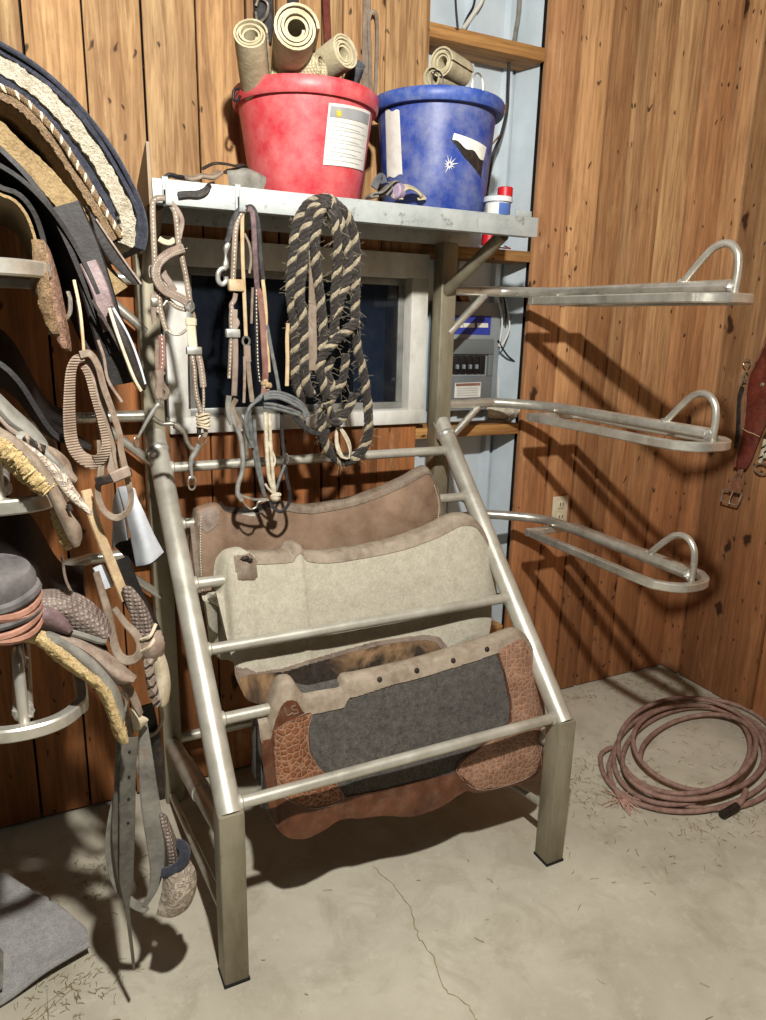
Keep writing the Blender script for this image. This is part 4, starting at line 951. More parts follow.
m_ = MB(); box(m_, tuple(A1([(76, 722)])[0]+V((0, -.006, 0))), tuple(A1([(122, 668)])[0]+V((0, .006, 0))), .002); m_.build('strap_keeper', 'bitmetal', b1)
part(b1, 'cheek_piece', A1([(92, 640), (88, 700), (92, 780), (100, 842)]), .012, .005, 'lea_pink'); part(b1, 'cheek_piece', A1([(130, 640), (138, 740), (160, 830), (182, 890)]), .012, .005, 'lea_dusty', .008)
tpart(b1, 'curb_chain', A1([(158, 720), (182, 688), (196, 700)]), .003, 'chrome'); m_ = MB(); cc_ = catmull(A1([(180, 870), (210, 905), (250, 918), (285, 908), (316, 880)]), 5)
for k, p in enumerate(cc_): blob(m_, p, (.0042, .0028, .0024), 0, 6, 4)
m_.build('curb_chain', 'bitmetal', b1)
part(b1, 'cheek_piece', A2([(112, 0), (108, 60), (106, 130), (112, 190)]), .010, .004, 'lea_dusty'); part(b1, 'cheek_piece', A2([(136, -30), (142, 60), (142, 140), (128, 210)]), .016, .005, 'lea_redpale', .009)
part(b1, 'knotted_lace', A2([(116, 190), (126, 250), (124, 300), (118, 340), (126, 370)]), .018, .010, 'lea_pink'); part(b1, 'knotted_lace', A2([(150, 200), (130, 240), (150, 290), (174, 330), (160, 366), (128, 366)]), .012, .007, 'lea_dusty')
ring(b1, 'bit_ring', A2([(122, 398)])[0], .006, .011, .0026, 'bitmetal')
tpart(b1, 'bit_shank', A2([(122, 408), (104, 424), (80, 460), (56, 498), (34, 536), (8, 585), (-14, 624)]), lambda t: .0062-.003*t, 'bitsilver')
ring(b1, 'bit_ring', P(136, 442, YH), .006, .0115, .0022, 'bitmetal', .5)
tpart(b1, 'mouthpiece', A2([(82, 496), (112, 520), (150, 536), (205, 534), (232, 548), (266, 578), (286, 604), (296, 640), (312, 672), (340, 700)]), .0055, 'bitmetal', n=10)
tpart(b1, 'mouthpiece_roller', A2([(222, 542), (250, 562), (272, 588)]), .0085, 'bitmetal', n=10)
part(b1, 'cheek_piece', A1([(340, 750), (362, 770), (372, 820)]), .008, .004, 'lea_dusty')
m_ = MB(); ribbon(m_, catmull(A1([(346, 800), (346, 850), (352, 930), (360, 1010)]), 5), .022, .006); ribbon(m_, catmull(A1([(346, 806), (346, 850)]), 5), .026, .010); m_.build('cheek_end', 'lea_cream', b1)
m_ = MB(); p = A2([(344, 68)])[0]; box(m_, tuple(p+V((-.018, -.008, -.009))), tuple(p+V((.018, .006, .009))), .003); m_.build('strap_keeper', 'bitsilver', b1)
part(b1, 'rein_end', A2([(330, 90), (346, 190), (350, 280), (366, 380), (392, 470)]), .012, .005, 'lea_dusty', .0075); part(b1, 'rein_end', A2([(372, 90), (392, 190), (405, 300)]), .015, .005, 'lea_pink', .0075); part(b1, 'rein_end', A2([(404, 300), (406, 380), (402, 470)]), .007, .004, 'lea_dusty', .0075)
part(b1, 'hanging_lace', A2([(312, 0), (312, 200), (318, 440)]), .005, .003, 'lea_dark')
m_ = MB(); p = A2([(404, 516)])[0]; blob(m_, p, (.014, .012, .020), 0, 10, 8, .05)
for k in range(5): tube(m_, [p+V((math.cos(a)*.0155, math.sin(a)*.0135, -.015+k*.0075+.003*math.sin(a*2+k))) for a in [2*math.pi*j/14 for j in range(14)]], .0026, 6, True)
m_.build('braided_knot', 'lea_cream', b1)
part(b1, 'rein_end', A2([(380, 545), (376, 590), (385, 615)]), .010, .006, 'lea_dark'); part(b1, 'rein_end', A2([(412, 550), (420, 590), (410, 620)]), .010, .005, 'lea_dusty')
ring(b1, 'bit_ring', A2([(398, 636)])[0], .0105, .012, .002, 'bitmetal', .3)
tpart(b1, 'bit_shank', A2([(378, 668), (350, 720), (330, 756), (322, 800), (328, 846), (331, 884)]), lambda t: .0085-.005*t, 'bitsilver', n=10)
ring(b1, 'bit_ring', A2([(332, 912)])[0], .0105, .017, .0024, 'chrome', .3)
B1 = lambda pts, y=YH: zz(210, 190, 6.0, pts, y)
B2 = lambda pts, y=YH: zz(215, 300, 6.375, pts, y)
B3 = lambda pts, y=YH: zz(210, 350, 4.03, pts, y)
b2 = empty('bridle', tuple(P(240, 205, YH)), 'tangled bridle with grey reins, white strings and curb bit, on the second shelf hook', 'bridle')
part(b2, 'crown_strap', B1([(222, 116), (196, 104), (160, 146), (130, 210), (116, 270), (102, 316)]), .014, .005, 'lea_black')
m_ = MB(); tube(m_, catmull(B1([(112, 320), (98, 352), (94, 390), (96, 430), (92, 470)]), 5), lambda t: .005+.002*math.sin(t*9), 8); m_.build('snap_swivel', 'bitsilver', b2)
tpart(b2, 'snap_hook', B1([(96, 470), (66, 476), (48, 505), (52, 548), (76, 566), (96, 545), (96, 520)]), .0058, 'bitsilver')
part(b2, 'cheek_strap', B1([(210, 112), (176, 160), (156, 220), (148, 330), (142, 460), (136, 580)]), .013, .005, 'lea_dusty', .0085)
m_ = MB(); p = B1([(158, 572)])[0]; box(m_, tuple(p+V((-.020, -.010, -.014))), tuple(p+V((.018, .010, .014))), .005); m_.build('strap_keeper', 'lea_tan', b2)
part(b2, 'cheek_piece', B1([(154, 620), (146, 660), (128, 690), (132, 720), (152, 770), (164, 800), (144, 840), (134, 880)]), .011, .006, 'lea_pink')
part(b2, 'cheek_piece', B2([(108, 20), (100, 110), (102, 200), (98, 320), (90, 500)]), .009, .004, 'lea_dusty', .009); part(b2, 'cheek_piece', B2([(126, 60), (124, 140), (128, 240), (130, 330), (128, 470), (122, 610)]), .014, .005, 'lea_pink')
m_ = MB(); p = B2([(112, 212)])[0]; box(m_, tuple(p+V((-.017, -.009, -.010))), tuple(p+V((.017, .007, .010))), .003); m_.build('strap_keeper', 'bitsilver', b2)
part(b2, 'knotted_lace', B2([(90, 610), (84, 670), (92, 740), (110, 790)]), .014, .008, 'lea_grey'); part(b2, 'knotted_lace', B2([(136, 630), (112, 680), (130, 740), (156, 790), (150, 820)]), .012, .008, 'lea_dusty')
tpart(b2, 'bit_shank', B3([(84, 240), (100, 300), (122, 350), (132, 430), (130, 490), (114, 540), (112, 580), (128, 606)]), .0062, 'bitsilver', n=10); tpart(b2, 'bit_shank', B3([(112, 250), (134, 300), (146, 370), (148, 440)]), .005, 'bitmetal')
tpart(b2, 'curb_chain', B3([(128, 600), (146, 626), (166, 640), (186, 632), (196, 612), (236, 604)]), .0028, 'chrome'); tpart(b2, 'mouthpiece', B3([(116, 580), (140, 590), (180, 602), (232, 600)]), .0035, 'chrome')
part(b2, 'throat_strap', B1([(200, 110), (194, 170), (196, 400), (206, 640), (216, 880)]), .009, .0035, 'lea_tan')
part(b2, 'throat_strap', B1([(206, 260), (236, 330), (246, 420), (236, 500)], YH+.01), .006, .003, 'lea_dusty')
ring(b2, 'buckle', B2([(198, 262)])[0], .0085, .011, .0028, 'chrome'); m_ = MB(); ribbon(m_, catmull(B2([(204, 290), (206, 350), (210, 395)]), 4), .017, .007); m_.build('strap_keeper', 'lea_pink', b2)
part(b2, 'throat_strap', B2([(188, 360), (188, 520), (184, 655)]), .007, .004, 'lea_pink'); part(b2, 'throat_strap', B2([(210, 390), (222, 520), (238, 650)]), .012, .004, 'lea_dusty')
part(b2, 'cheek_strap', B1([(226, 112), (250, 126), (262, 200), (268, 330), (276, 480), (286, 620)]), .013, .0045, 'lea_purple')
part(b2, 'cheek_piece', B2([(272, -70), (286, -20), (304, 120), (314, 300), (322, 460), (312, 600)]), .016, .005, 'lea_redpale'); part(b2, 'cheek_piece', B2([(262, -60), (262, 40), (266, 200), (272, 400), (284, 520)]), .009, .004, 'lea_dark', .0085)
part(b2, 'cheek_piece', B2([(240, -80), (236, 20), (232, 150)]), .006, .004, 'lea_dusty')
part(b2, 'crown_strap', B1([(220, 108), (252, 106), (282, 170), (298, 300), (302, 400), (320, 540)], YH+.006), .012, .005, 'lea_black')
part(b2, 'rein', B2([(304, -130), (316, -30), (326, 120), (322, 240), (336, 330), (344, 460)]), .009, .004, 'lea_tan'); part(b2, 'rein', B2([(330, 160), (362, 330), (388, 460), (412, 600)]), .009, .005, 'cord_grey')
m_ = MB(); p = B2([(332, 570)])[0]
for k in range(9): blob(m_, p+V((random.uniform(-.011, .011), random.uniform(-.012, .002), random.uniform(-.022, .022))), (.007, .006, .007), 0, 7, 5, .12)
m_.build('lace_knot', 'lea_tan', b2)
for k, (dy) in enumerate((0, 1, 2)):
    o_ = dy*18
    tpart(b2, 'rein', B2([(312, 612+o_*.6), (350, 588+o_), (420, 592+o_), (500, 622+o_*1.2), (560, 668+o_), (602-o_*.8, 742+o_*.2)], YH-.012-.004*k), .0042, 'cord_grey')
for k, dy in enumerate((0, 1)): tpart(b2, 'rein', B2([(310, 660+dy*22), (380, 668+dy*24), (470, 694+dy*20), (546, 722+dy*14)], YH-.012), .0042, 'cord_grey')
for k in range(3):
    tpart(b2, 'rein', B2([(306-k*6, 600+k*14), (262-k*8, 640+k*10), (226-k*6, 700), (208-k*8, 800), (212+k*14, 940)], YH-.006*k), .0042, 'cord_grey')
tpart(b2, 'rein', B3([(158, 270), (170, 360), (188, 460), (204, 530), (222, 592)]), .0055, 'cord_grey'); tpart(b2, 'rein', B3([(178, 280), (184, 370), (198, 460), (212, 540)]), .0045, 'cord_grey')
m_ = MB(); ribbon(m_, catmull(B2([(580, 745, YH-.014), (560, 742, YH-.014), (545, 720, YH-.014)]), 4), .012, .006); m_.build('buckle', 'chrome', b2)
tpart(b2, 'white_string', B3([(222, 250), (226, 340), (232, 450), (240, 520), (264, 590)]), .0052, 'cord_white'); tpart(b2, 'white_string', B3([(240, 256), (244, 360), (250, 460), (262, 590)]), .0045, 'cord_white'); tpart(b2, 'white_string', B3([(232, 370), (262, 440), (250, 480)]), .003, 'cord_white')
tpart(b2, 'white_string', B3([(222, 540), (236, 560), (258, 580)]), .0032, 'cord_white'); tpart(b2, 'white_string', B3([(262, 580), (280, 520), (302, 462)]), .004, 'cord_grey')
m_ = MB(); p = B3([(262, 594)], YH-.006)[0]; blob(m_, p, (.014, .012, .011), 0, 10, 6, .1); blob(m_, p+V((.006, -.004, .008)), (.010, .010, .006), 0, 8, 5, .1); m_.build('string_knot', 'cord_white', b2)
part(b2, 'loose_strap', B3([(288, 210), (290, 330), (300, 430), (308, 510), (322, 580), (316, 622), (286, 652), (254, 634), (240, 606)]), .009, .004, 'lea_black')
ring(b2, 'buckle', B3([(306, 438)])[0], .0065, .013, .002, 'bitmetal')
# horsehair lead rope (one plaited rope coiled over the third hook)
mec = empty('horsehair_rope', tuple(P(327, 205, YH)), 'coiled black and cream horsehair rope with tassel, on the third shelf hook', 'rope')
def plait(mb, pts, R=.0125, turn=.050, sub=8, closed=False, dens=.0045):
    c = catmull(pts, sub, closed); L = [0.]
    for a, b in zip(c, c[1:]): L.append(L[-1]+(b-a).length)
    n = max(8, int(L[-1]/dens)); rs = resample(c, n); T_, N_ = frames(rs)
    for k in range(4):
        q = []
        for i, p in enumerate(rs):
            a = 2*math.pi*(i*L[-1]/n/turn)+k*math.pi/2; B = T_[i].cross(N_[i]); q.append(p+(N_[i]*math.cos(a)+B*math.sin(a))*R*.52)
        tube(mb, q, R*.60, 6, mi=1 if k == 0 else 0)
    return rs
C1 = lambda pts, y=YH: zz(280, 180, 6.38, pts, y)
C2 = lambda pts, y=YH: zz(280, 320, 6.375, pts, y)
hairs = []
def strand(pts, R=.0125, turn=.052):
    m_ = MB(); hairs.extend(plait(m_, pts, R, turn)); m_.build('rope_coil', ['hair_dark', 'hair_light'], mec)
yb_, yf_ = YH-.004, YH-.022
strand(C1([(320, 128, YH), (250, 128, yb_), (180, 160, yb_), (128, 240, yb_), (96, 360, yb_), (82, 500, yb_), (68, 680, yb_), (76, 800, yb_)])+C2([(92, 20, yb_), (100, 140, yb_), (98, 300, yb_), (112, 430, yb_), (150, 490, yb_)]), .0125)
strand(C1([(312, 150, YH-.01), (270, 150, yf_), (210, 190, yf_), (168, 300, yf_), (150, 420, yf_), (140, 560, yf_), (122, 760, yf_)])+C2([(150, -10, yf_), (160, 120, yf_), (158, 270, yf_), (166, 400, yf_), (200, 480, yf_)]), .0125)
strand(C1([(310, 160, YH-.014), (262, 190, yf_-.012), (236, 280, yf_-.012), (222, 400, yf_-.010), (228, 520, yf_-.008), (244, 660, yf_), (262, 800, yf_)])+C2([(272, 20, yf_), (276, 100, yf_), (266, 190, yf_)]), .0115)
strand(C1([(312, 118, YH), (360, 160, yb_), (420, 220, yb_), (456, 300, yb_), (478, 400, yb_), (484, 560, yb_), (480, 760, yb_)])+C2([(480, -20, yb_), (484, 120, yb_), (506, 240, yb_), (532, 340, yb_), (552, 480, yb_), (564, 620, yb_), (560, 740, yb_), (510, 850, yb_), (420, 905, yb_), (340, 870, yb_), (284, 780, yb_), (264, 660, yb_), (272, 560, yb_), (290, 470, yb_)]), .0120)
strand(C1([(320, 150, YH-.01), (350, 200, yf_), (392, 290, yf_), (420, 390, yf_), (440, 500, yf_), (424, 640, yf_), (380, 780, yf_)])+C2([(352, -10, yf_), (346, 60, yf_)]), .0115)
strand(C1([(326, 170, YH-.012), (346, 260, yf_-.01), (366, 400, yf_-.01), (364, 560, yf_), (350, 740, yf_), (352, 900, yf_)])+C2([(344, 60, yf_), (330, 120, yf_)]), .011)
strand(C2([(484, 10, yf_-.01), (440, 60, yf_-.014), (380, 110, yf_-.016), (310, 180, yf_-.014), (262, 250, yf_-.01), (254, 330, yf_-.01), (280, 420, yf_-.008), (300, 500, yf_-.006)]), .0120)
strand(C2([(420, 220, yf_), (410, 320, yf_), (390, 410, yf_), (330, 500, yf_), (282, 560, yf_)]), .0105)
strand(C2([(470, 470, yb_), (450, 540, yb_), (410, 610, yb_), (365, 650, yb_)]), .0105); strand(C2([(298, 500, yf_), (312, 570, yf_), (346, 636, yf_)]), .0095)
strand(C2([(330, 240, yf_+.006), (300, 330, yf_+.006), (330, 420, yf_+.006), (330, 500, yf_+.006)]), .0105)
m_ = MB(); p = C2([(352, 652)], YH-.03)[0]; blob(m_, p, (.015, .013, .013), 0, 9, 6, .15); tube(m_, [p+V((math.cos(a)*.014, -.006+math.sin(a)*.010, .004*math.sin(a))) for a in [2*math.pi*j/14 for j in range(14)]], .004, 6, True); m_.build('rope_knot', 'hair_dark', mec)
m_ = MB()
for k in range(7): 
    d = k*3.2; tube(m_, catmull(C2([(362+d*.4, 676), (354+d*.6, 740), (358+d, 810), (384+d, 868), (420+d*.8, 884)], YH-.03+.002*k), 5), .0022, 5)
    tube(m_, catmull(C2([(372+d*.3, 676), (396+d, 720), (426+d, 780), (444+d*.4, 840), (440, 884)], YH-.03+.002*k), 5), .0022, 5)
m_.build('tassel', 'cord_white', mec)
m_ = MB(); ribbon(m_, catmull(C1([(250, 150), (216, 300), (212, 640), (210, 800)], YH-.016)+C2([(206, 0, YH-.030), (210, 160, YH-.034), (208, 320, YH-.03)]), 5), .022, .004); m_.build('leather_popper', 'lea_dusty', mec)
m_ = MB(); ribbon(m_, catmull(C2([(52, 20), (46, 120), (48, 260), (44, 420)], YH), 5), .010, .004); m_.build('leather_popper', 'lea_tan', mec)
part(mec, 'tie_strap', C2([(90, 615), (130, 660), (180, 700), (236, 722), (300, 716), (350, 680)], YH-.01), .013, .005, 'lea_black'); part(mec, 'tie_strap', C2([(160, 640), (158, 700), (154, 760)], YH-.01), .005, .004, 'lea_dark')
m_ = MB(); rnd = random.Random(3)
for p in hairs:
    if rnd.random() < .95:
        d = V((rnd.gauss(0, 1), rnd.gauss(0, .6), rnd.gauss(0, 1))).normalized(); l = rnd.uniform(.010, .030); s = p+d*.008; e = s+d*l+V((0, 0, -.004)); 
        tube(m_, [s, s.lerp(e, .5)+V((rnd.uniform(-.003, .003), 0, .002)), e], .00035, 3, cap=False)
o = m_.build('loose_hair', 'hair_light', mec); o['kind'] = 'stuff'
# ------------------------------------------------------------------ cinch on the right wall
XR = XC-.012
D1 = lambda pts, x=XR: [PX(700+p[0]/4.86, 310+p[1]/4.86, p[2] if len(p) > 2 else x) for p in pts]
ci = empty('breast_collar', tuple(PX(770, 360, XR)), 'oxblood leather breast collar with steel buckle hanging on the right-hand plank wall', 'breast collar')
lf = D1([(330, 120), (312, 180), (290, 225), (262, 280), (240, 330), (228, 400), (224, 470), (216, 560), (200, 630), (182, 700), (172, 762)], XR-.014); rt = D1([(520, 60), (500, 160), (470, 240), (440, 330), (400, 420), (360, 490), (318, 560), (296, 612), (270, 680), (246, 740), (226, 772)], XR-.014)
mid = [a.lerp(b, .5)+V((-.010, 0, 0)) for a, b in zip(lf, rt)]
m_ = MB(); thicken(m_, grid_surface([lf, mid, rt], 40, 12), .007); body = m_.build('shaped_leather', 'lea_red', ci)
m_ = MB(); tube(m_, catmull([p+V((-.006, -.001, 0)) for p in lf], 3), .0042, 6); m_.build('rolled_edge', 'lea_brown', body)
m_ = MB(); tube(m_, catmull([q+V((-.012, 0, 0)) for q in D1([(216, 575), (240, 590), (268, 600), (300, 616)], XR-.016)], 5), .0020, 6); m_.build('stitching', 'lea_tan', body)
m_ = MB(); q = D1([(306, 362)], XR-.022)[0]; lathe(m_, [(0, -.008), (.006, -.008), (.010, -.004), (.011, .002)], q, 14, 0, V((1, 0, 0))); m_.build('concho', 'bitmetal', ci)
m_ = MB(); ribbon(m_, catmull(D1([(205, 740), (196, 780), (184, 830), (176, 868)], XR-.014), 5), lambda t: .026-.006*t, .006, V((-1, 0, 0))); m_.build('buckle_strap', 'lea_brown', ci)
m_ = MB(); thicken(m_, grid_surface([D1([(150, 822), (176, 802), (204, 822)], XR-.022), D1([(142, 850), (172, 846), (206, 862)], XR-.024), D1([(140, 882), (166, 886), (194, 892)], XR-.022)], 12, 8), .004); m_.build('billet_fold', 'lea_brown', ci)
m_ = MB(); tube(m_, catmull(D1([(118, 872), (196, 886), (200, 900), (184, 944), (176, 948), (108, 930), (104, 918), (112, 880)], XR-.022), 4, True), .0034, 8, True); bk = m_.build('buckle', 'chrome', ci)
m_ = MB(); tube(m_, D1([(160, 880), (148, 908), (140, 940)], XR-.028), .0026, 7); m_.build('buckle_tongue', 'chrome', bk)
part(ci, 'side_strap', D1([(206, 372), (192, 430), (188, 520), (184, 600), (174, 672)], XR-.006), .020, .005, 'lea_black', nrm=V((-1, 0, 0)))
m_ = MB(); c = D1([(228, 258)], XR-.012)[0]; tube(m_, [c+V((0, math.cos(a)*.015, math.sin(a)*.015)) for a in [2*math.pi*k/16 for k in range(16)]], .0026, 7, True); m_.build('ring', 'bitmetal', ci)
tpart(ci, 'snap_hook', D1([(226, 290), (238, 306), (236, 330), (214, 344), (206, 326), (216, 306), (204, 352), (196, 372)], XR-.016), .0036, 'chrome')
m_ = MB()
for k in range(5):
    plait(m_, D1([(318+k*24, 630-k*30, XR-.012), (306+k*24, 690-k*26, XR-.012), (290+k*26, 740-k*22, XR-.012)]), .008, .04)
m_.build('cinch_cords', ['cord_white', 'black'], ci)
m_ = MB(); c = D1([(300, 772)], XR-.012)[0]; tube(m_, [c+V((0, math.cos(a)*.030, math.sin(a)*.020)) for a in [2*math.pi*k/20 for k in range(20)]], .0036, 8, True); m_.build('cinch_buckle', 'chrome', ci)
# ------------------------------------------------------------------ lariat on the floor
lar = MB(); rnd = random.Random(5)
c0 = V((1.755, .205, 0)); ax = V((.93, .37, 0)).normalized(); ay = V((-.37, .93, 0)).normalized(); pts = []
turns = 6; N_ = 16*turns
for i in range(N_+1):
    a = 2*math.pi*i/16; k = i/16; rr_ = (.425-.020*k+.026*math.sin(k*2.3+1), .255-.012*k+.028*math.sin(k*1.7))
    off = ax*(.040*math.sin(k*1.9))+ay*(.026*math.cos(k*2.6))
    pts.append(c0+off+ax*math.cos(a+2.2)*rr_[0]+ay*math.sin(a+2.2)*rr_[1]+V((0, 0, .011+.0135*k*(.55+.45*math.sin(a*1.0+k*2.1))*.75)))
tail = [PZ(614, 748, .012), PZ(609, 766, .010), PZ(612, 783, .010), PZ(621, 800, .010)]
allp = catmull([tail[3], tail[2], tail[1], tail[0]]+pts, 5)
R_ = MB(); tube(R_, allp, .0085, 9)
lr = R_.build('rope_coil', 'rope_pink', None); tag(lr, 'dusty pink rope coiled in loose loops on the floor in the corner', 'rope')
m_ = MB(); e = tail[3]
for k in range(40):
    d = V((rnd.gauss(.25, .6), rnd.gauss(-.6, .5), 0)).normalized()*rnd.uniform(.03, .085); tube(m_, catmull([e, e+d*.5+V((rnd.uniform(-.01, .01), rnd.uniform(-.01, .01), .006)), V((e.x+d.x, e.y+d.y, .003+rnd.random()*.006))], 3), .0013, 4)
m_.build('frayed_end', 'rope_ends', lr)
WORLD[lr.name] = V(lr.location)
m_ = MB(); a, b = PZ(722, 815, .016), PZ(737, 806, .022); tube(m_, catmull([a, a.lerp(b, .5), b], 4), .013, 10); tube(m_, catmull([b, PZ(742, 800, .03), PZ(746, 790, .03)], 4), .009, 8, mi=1); m_.build('honda_loop', ['lea_dark', 'rope_pink'], lr)
# ------------------------------------------------------------------ blanket, straw, crack on the floor
Z_ = lambda px, py, z: PZ(px, py, z)
rows = [[Z_(-60, 868, .11), Z_(-20, 862, .115), Z_(10, 878, .10), Z_(22, 890, .085)], [Z_(-60, 900, .10), Z_(-20, 888, .11), Z_(25, 894, .085), Z_(55, 906, .070)], [Z_(-60, 940, .085), Z_(-10, 930, .085), Z_(40, 922, .068), Z_(84, 925, .052)], [Z_(-60, 985, .070), Z_(-10, 966, .060), Z_(40, 951, .050), Z_(88, 937, .042)], [Z_(-60, 1030, .035), Z_(0, 997, .030), Z_(45, 970, .034), Z_(89, 945, .036)]]
rows = [[p+V((0, 0, .010*math.sin(i*1.9+j*2.3))) for i, p in enumerate(r)] for j, r in enumerate(rows)]
bl_ = empty('saddle_blanket', tuple(Z_(20, 950, 0)), 'grey felt blanket crumpled on the floor at the lower left corner', 'blanket')
m_ = MB(); thicken(m_, grid_surface(rows, 40, 32), .014, jit=.0006); m_.build('felt', 'cloth', bl_)
m_ = MB(); tube(m_, catmull([p+V((0, 0, -.004)) for p in rows[-1]], 6), .0075, 8); m_.build('bound_edge', 'cloth', bl_)
m_ = MB(); thicken(m_, grid_surface([[V((p.x, p.y+.015, .003)) for p in rows[j]] for j in (1, 2, 3)], 24, 12), .006); m_.build('under_layer', 'navy', bl_)
m_ = MB(); thicken(m_, grid_surface([[Z_(0, 948, .082), Z_(3, 952, .082)], [Z_(0, 990, .052), Z_(3, 988, .052)]], 4, 8), .004); m_.build('edge_tape', 'lea_grey', bl_)
hay = MB(); rnd = random.Random(11)
def straw(c, spread, n, lmin=.006, lmax=.026):
    for _ in range(n):
        x = c.x+rnd.gauss(0, spread[0]); y = c.y+rnd.gauss(0, spread[1])
        if x > XC-.02 or y > YW-.02: continue
        a = rnd.uniform(0, math.pi); l = rnd.uniform(lmin, lmax); d = V((math.cos(a), math.sin(a), 0))*l/2; p = V((x, y, .0016+rnd.random()*.003))
        tube(hay, [p-d, p+V((rnd.uniform(-.003, .003), rnd.uniform(-.003, .003), .002)), p+d+V((0, 0, rnd.random()*.004))], rnd.uniform(.0004, .0009), 3)
for c, s, n_ in (((1.36, .16), (.10, .08), 220), ((1.56, -.10), (.16, .05), 120), ((1.25, .30), (.10, .10), 90), ((-.36, .10), (.06, .05), 130), ((-.24, .46), (.06, .06), 110), ((2.05, .62), (.08, .08), 130), ((.9, -.2), (.6, .35), 60), ((1.9, -.2), (.2, .12), 90), ((.35, .5), (.3, .15), 90), ((1.75, .2), (.3, .2), 120), ((1.7, .70), (.3, .03), 120)):
    straw(V((c[0], c[1], 0)), s, n_)
for k in range(60): straw(V((XC-.03, .7-k*.02, 0)), (.02, .02), 3, .01, .03)
for k in range(3): straw(V((-.395, .085, 0)), (.012, .008), 1, .10, .14)
tag(hay.build('hay_debris', 'straw'), 'scattered bits of hay and straw on the concrete floor', 'hay', kind='stuff')
m_ = MB(); pts = [PZ(*q, .0006) for q in ((372, 866), (392, 884), (408, 904), (416, 928), (422, 942), (436, 962), (446, 990), (466, 1004), (478, 1022))]
pts = [p+V((rnd.uniform(-.004, .004), rnd.uniform(-.004, .004), 0)) for p in catmull(pts, 5)]
ribbon(m_, pts, lambda t: .0016+.0014*abs(math.sin(t*23)), .0006, V((0, 0, 1))); struct(m_.build('trim_8', plain('crack_shade', (124, 112, 90), rough=.95, bump=0)) if False else m_.build('trim_8', 'straw'))
# ------------------------------------------------------------------ saddles and pads on the left arms
XA = -.374
def arch(pts, y0, y1, n=30, crown=None, flare=0.):
    """right half profile (x, z) from crown side outwards, mirrored about the arm and run back from y0 to y1"""
    h = [V((p.x, 0, p.z)) for p in pts]
    zc_ = crown if crown is not None else h[0].z+(XA-h[0].x)*(h[1].z-h[0].z)/max(1e-6, h[1].x-h[0].x)*.45
    L_ = [V((2*XA-p.x, 0, p.z)) for p in h[::-1]]
    prof = resample(catmull(L_+[V((XA, 0, zc_))]+h, 5), n*2); G = []
    for k in range(13):
        f = k/12; y = y0+(y1-y0)*f
        G.append([V((XA+(p.x-XA)*(1+flare*f), y+.004*math.sin(p.z*40+k), p.z-.012*flare*f)) for p in prof])
    return G
def arch_part(name, px, y0, y1, t, mat, parent, jit=0, crown=None, flare=0., side=1., n=30):
    m_ = MB(); thicken(m_, arch([P(a, b, y0) for a, b in px], y0, y1, n, crown, flare), t, jit=jit, side=side); return m_.build(name, mat, parent)
TX = lambda s, ox, oy, pts: [(ox+p[0]/s, oy+p[1]/s)+tuple(p[2:]) for p in pts]
# pads thrown over the topmost saddle
def offset_in(px, d):
    out = []
    for i, (x, y) in enumerate(px):
        a = px[max(0, i-1)]; b = px[min(len(px)-1, i+1)]; tx, ty = b[0]-a[0], b[1]-a[1]; l = math.hypot(tx, ty) or 1
        out.append((x-ty/l*d, y+tx/l*d))
    return out
oI = [(0, 42), (30, 60), (60, 84), (90, 117), (115, 151), (134, 186), (145, 214), (147, 236), (144, 250)]
pI = empty('saddle_pad', tuple(P(60, 90, .4)), 'navy saddle pad with thick cream fleece, top of the stack on the upper left saddle', 'saddle pad')
PY0, PY1 = .115, .60
def layer(name, px, t, mat, parent, jit=0, n=34, y0=PY0): 
    m_ = MB(); thicken(m_, arch([P(a, b, y0) for a, b in px], y0, PY1, n), t, jit=jit, side=0.); return m_.build(name, mat, parent)
def outward(G):  # make sure slabs grow towards the inside of the arch
    return G
layer('cover', oI, .022, 'navy', pI); layer('fleece_lining', offset_in(oI, 11), .036, 'fleece_white', pI, jit=.0022, y0=PY0-.008, n=70); layer('inner_lining', offset_in(oI, 29), .012, 'navy', pI)
m_ = MB(); tube(m_, catmull([P(a, b, PY0-.002) for a, b in offset_in(oI, 1.5)], 5), .0045, 7); m_.build('piping', 'navy', pI)
oII = [(0, 80), (21, 91), (42, 105), (63, 126), (79, 150), (95, 177), (110, 199), (124, 214), (131, 222)]
pII = empty('saddle_pad', tuple(P(60, 130, .4)), 'navy saddle pad with tan fleece and corded edge, second in the upper left stack', 'saddle pad')
layer('cover', oII, .015, 'navy', pII); oIIb = [(0, 86), (17, 94), (31, 105), (48, 122), (63, 141), (75, 160), (88, 180), (99, 199), (112, 220), (122, 236)]
layer('fleece_lining', oIIb, .030, 'fleece_tan', pII, jit=.0022, y0=PY0-.006, n=70)
m_ = MB(); q = catmull([P(a, b, PY0-.010) for a, b in offset_in(oIIb, 1.0)], 6); plait(m_, q, .0055, .022, sub=1); m_.build('corded_edge', ['fleece_tan', 'lea_cream'], pII)
pIII = empty('saddle_pad', tuple(P(60, 190, .4)), 'tan felt saddle pad with dark leather corner, lowest pad of the upper left stack', 'saddle pad')
oIII = [(0, 121), (18, 138), (44, 161), (67, 187), (88, 216), (103, 252), (116, 272), (127, 287)]
layer('felt', oIII, .052, 'felt_tan', pIII, jit=.001, n=60)
sheet('corner_leather', [[(86, 206, .10), (97, 221, .10), (112, 243, .10), (128, 266, .10), (141, 284, .10)], [(90, 212, .10), (96, 236, .098), (108, 258, .098), (120, 272, .098), (134, 285, .10)]], .005, 'lea_shade', pIII, 20, 8)
m_ = MB(); tube(m_, catmull([P(a, b, .094) for a, b in ((96, 219), (112, 243), (128, 266), (141, 284))], 5), .0022, 6); m_.build('leather_edge', 'lea_pink', pIII)
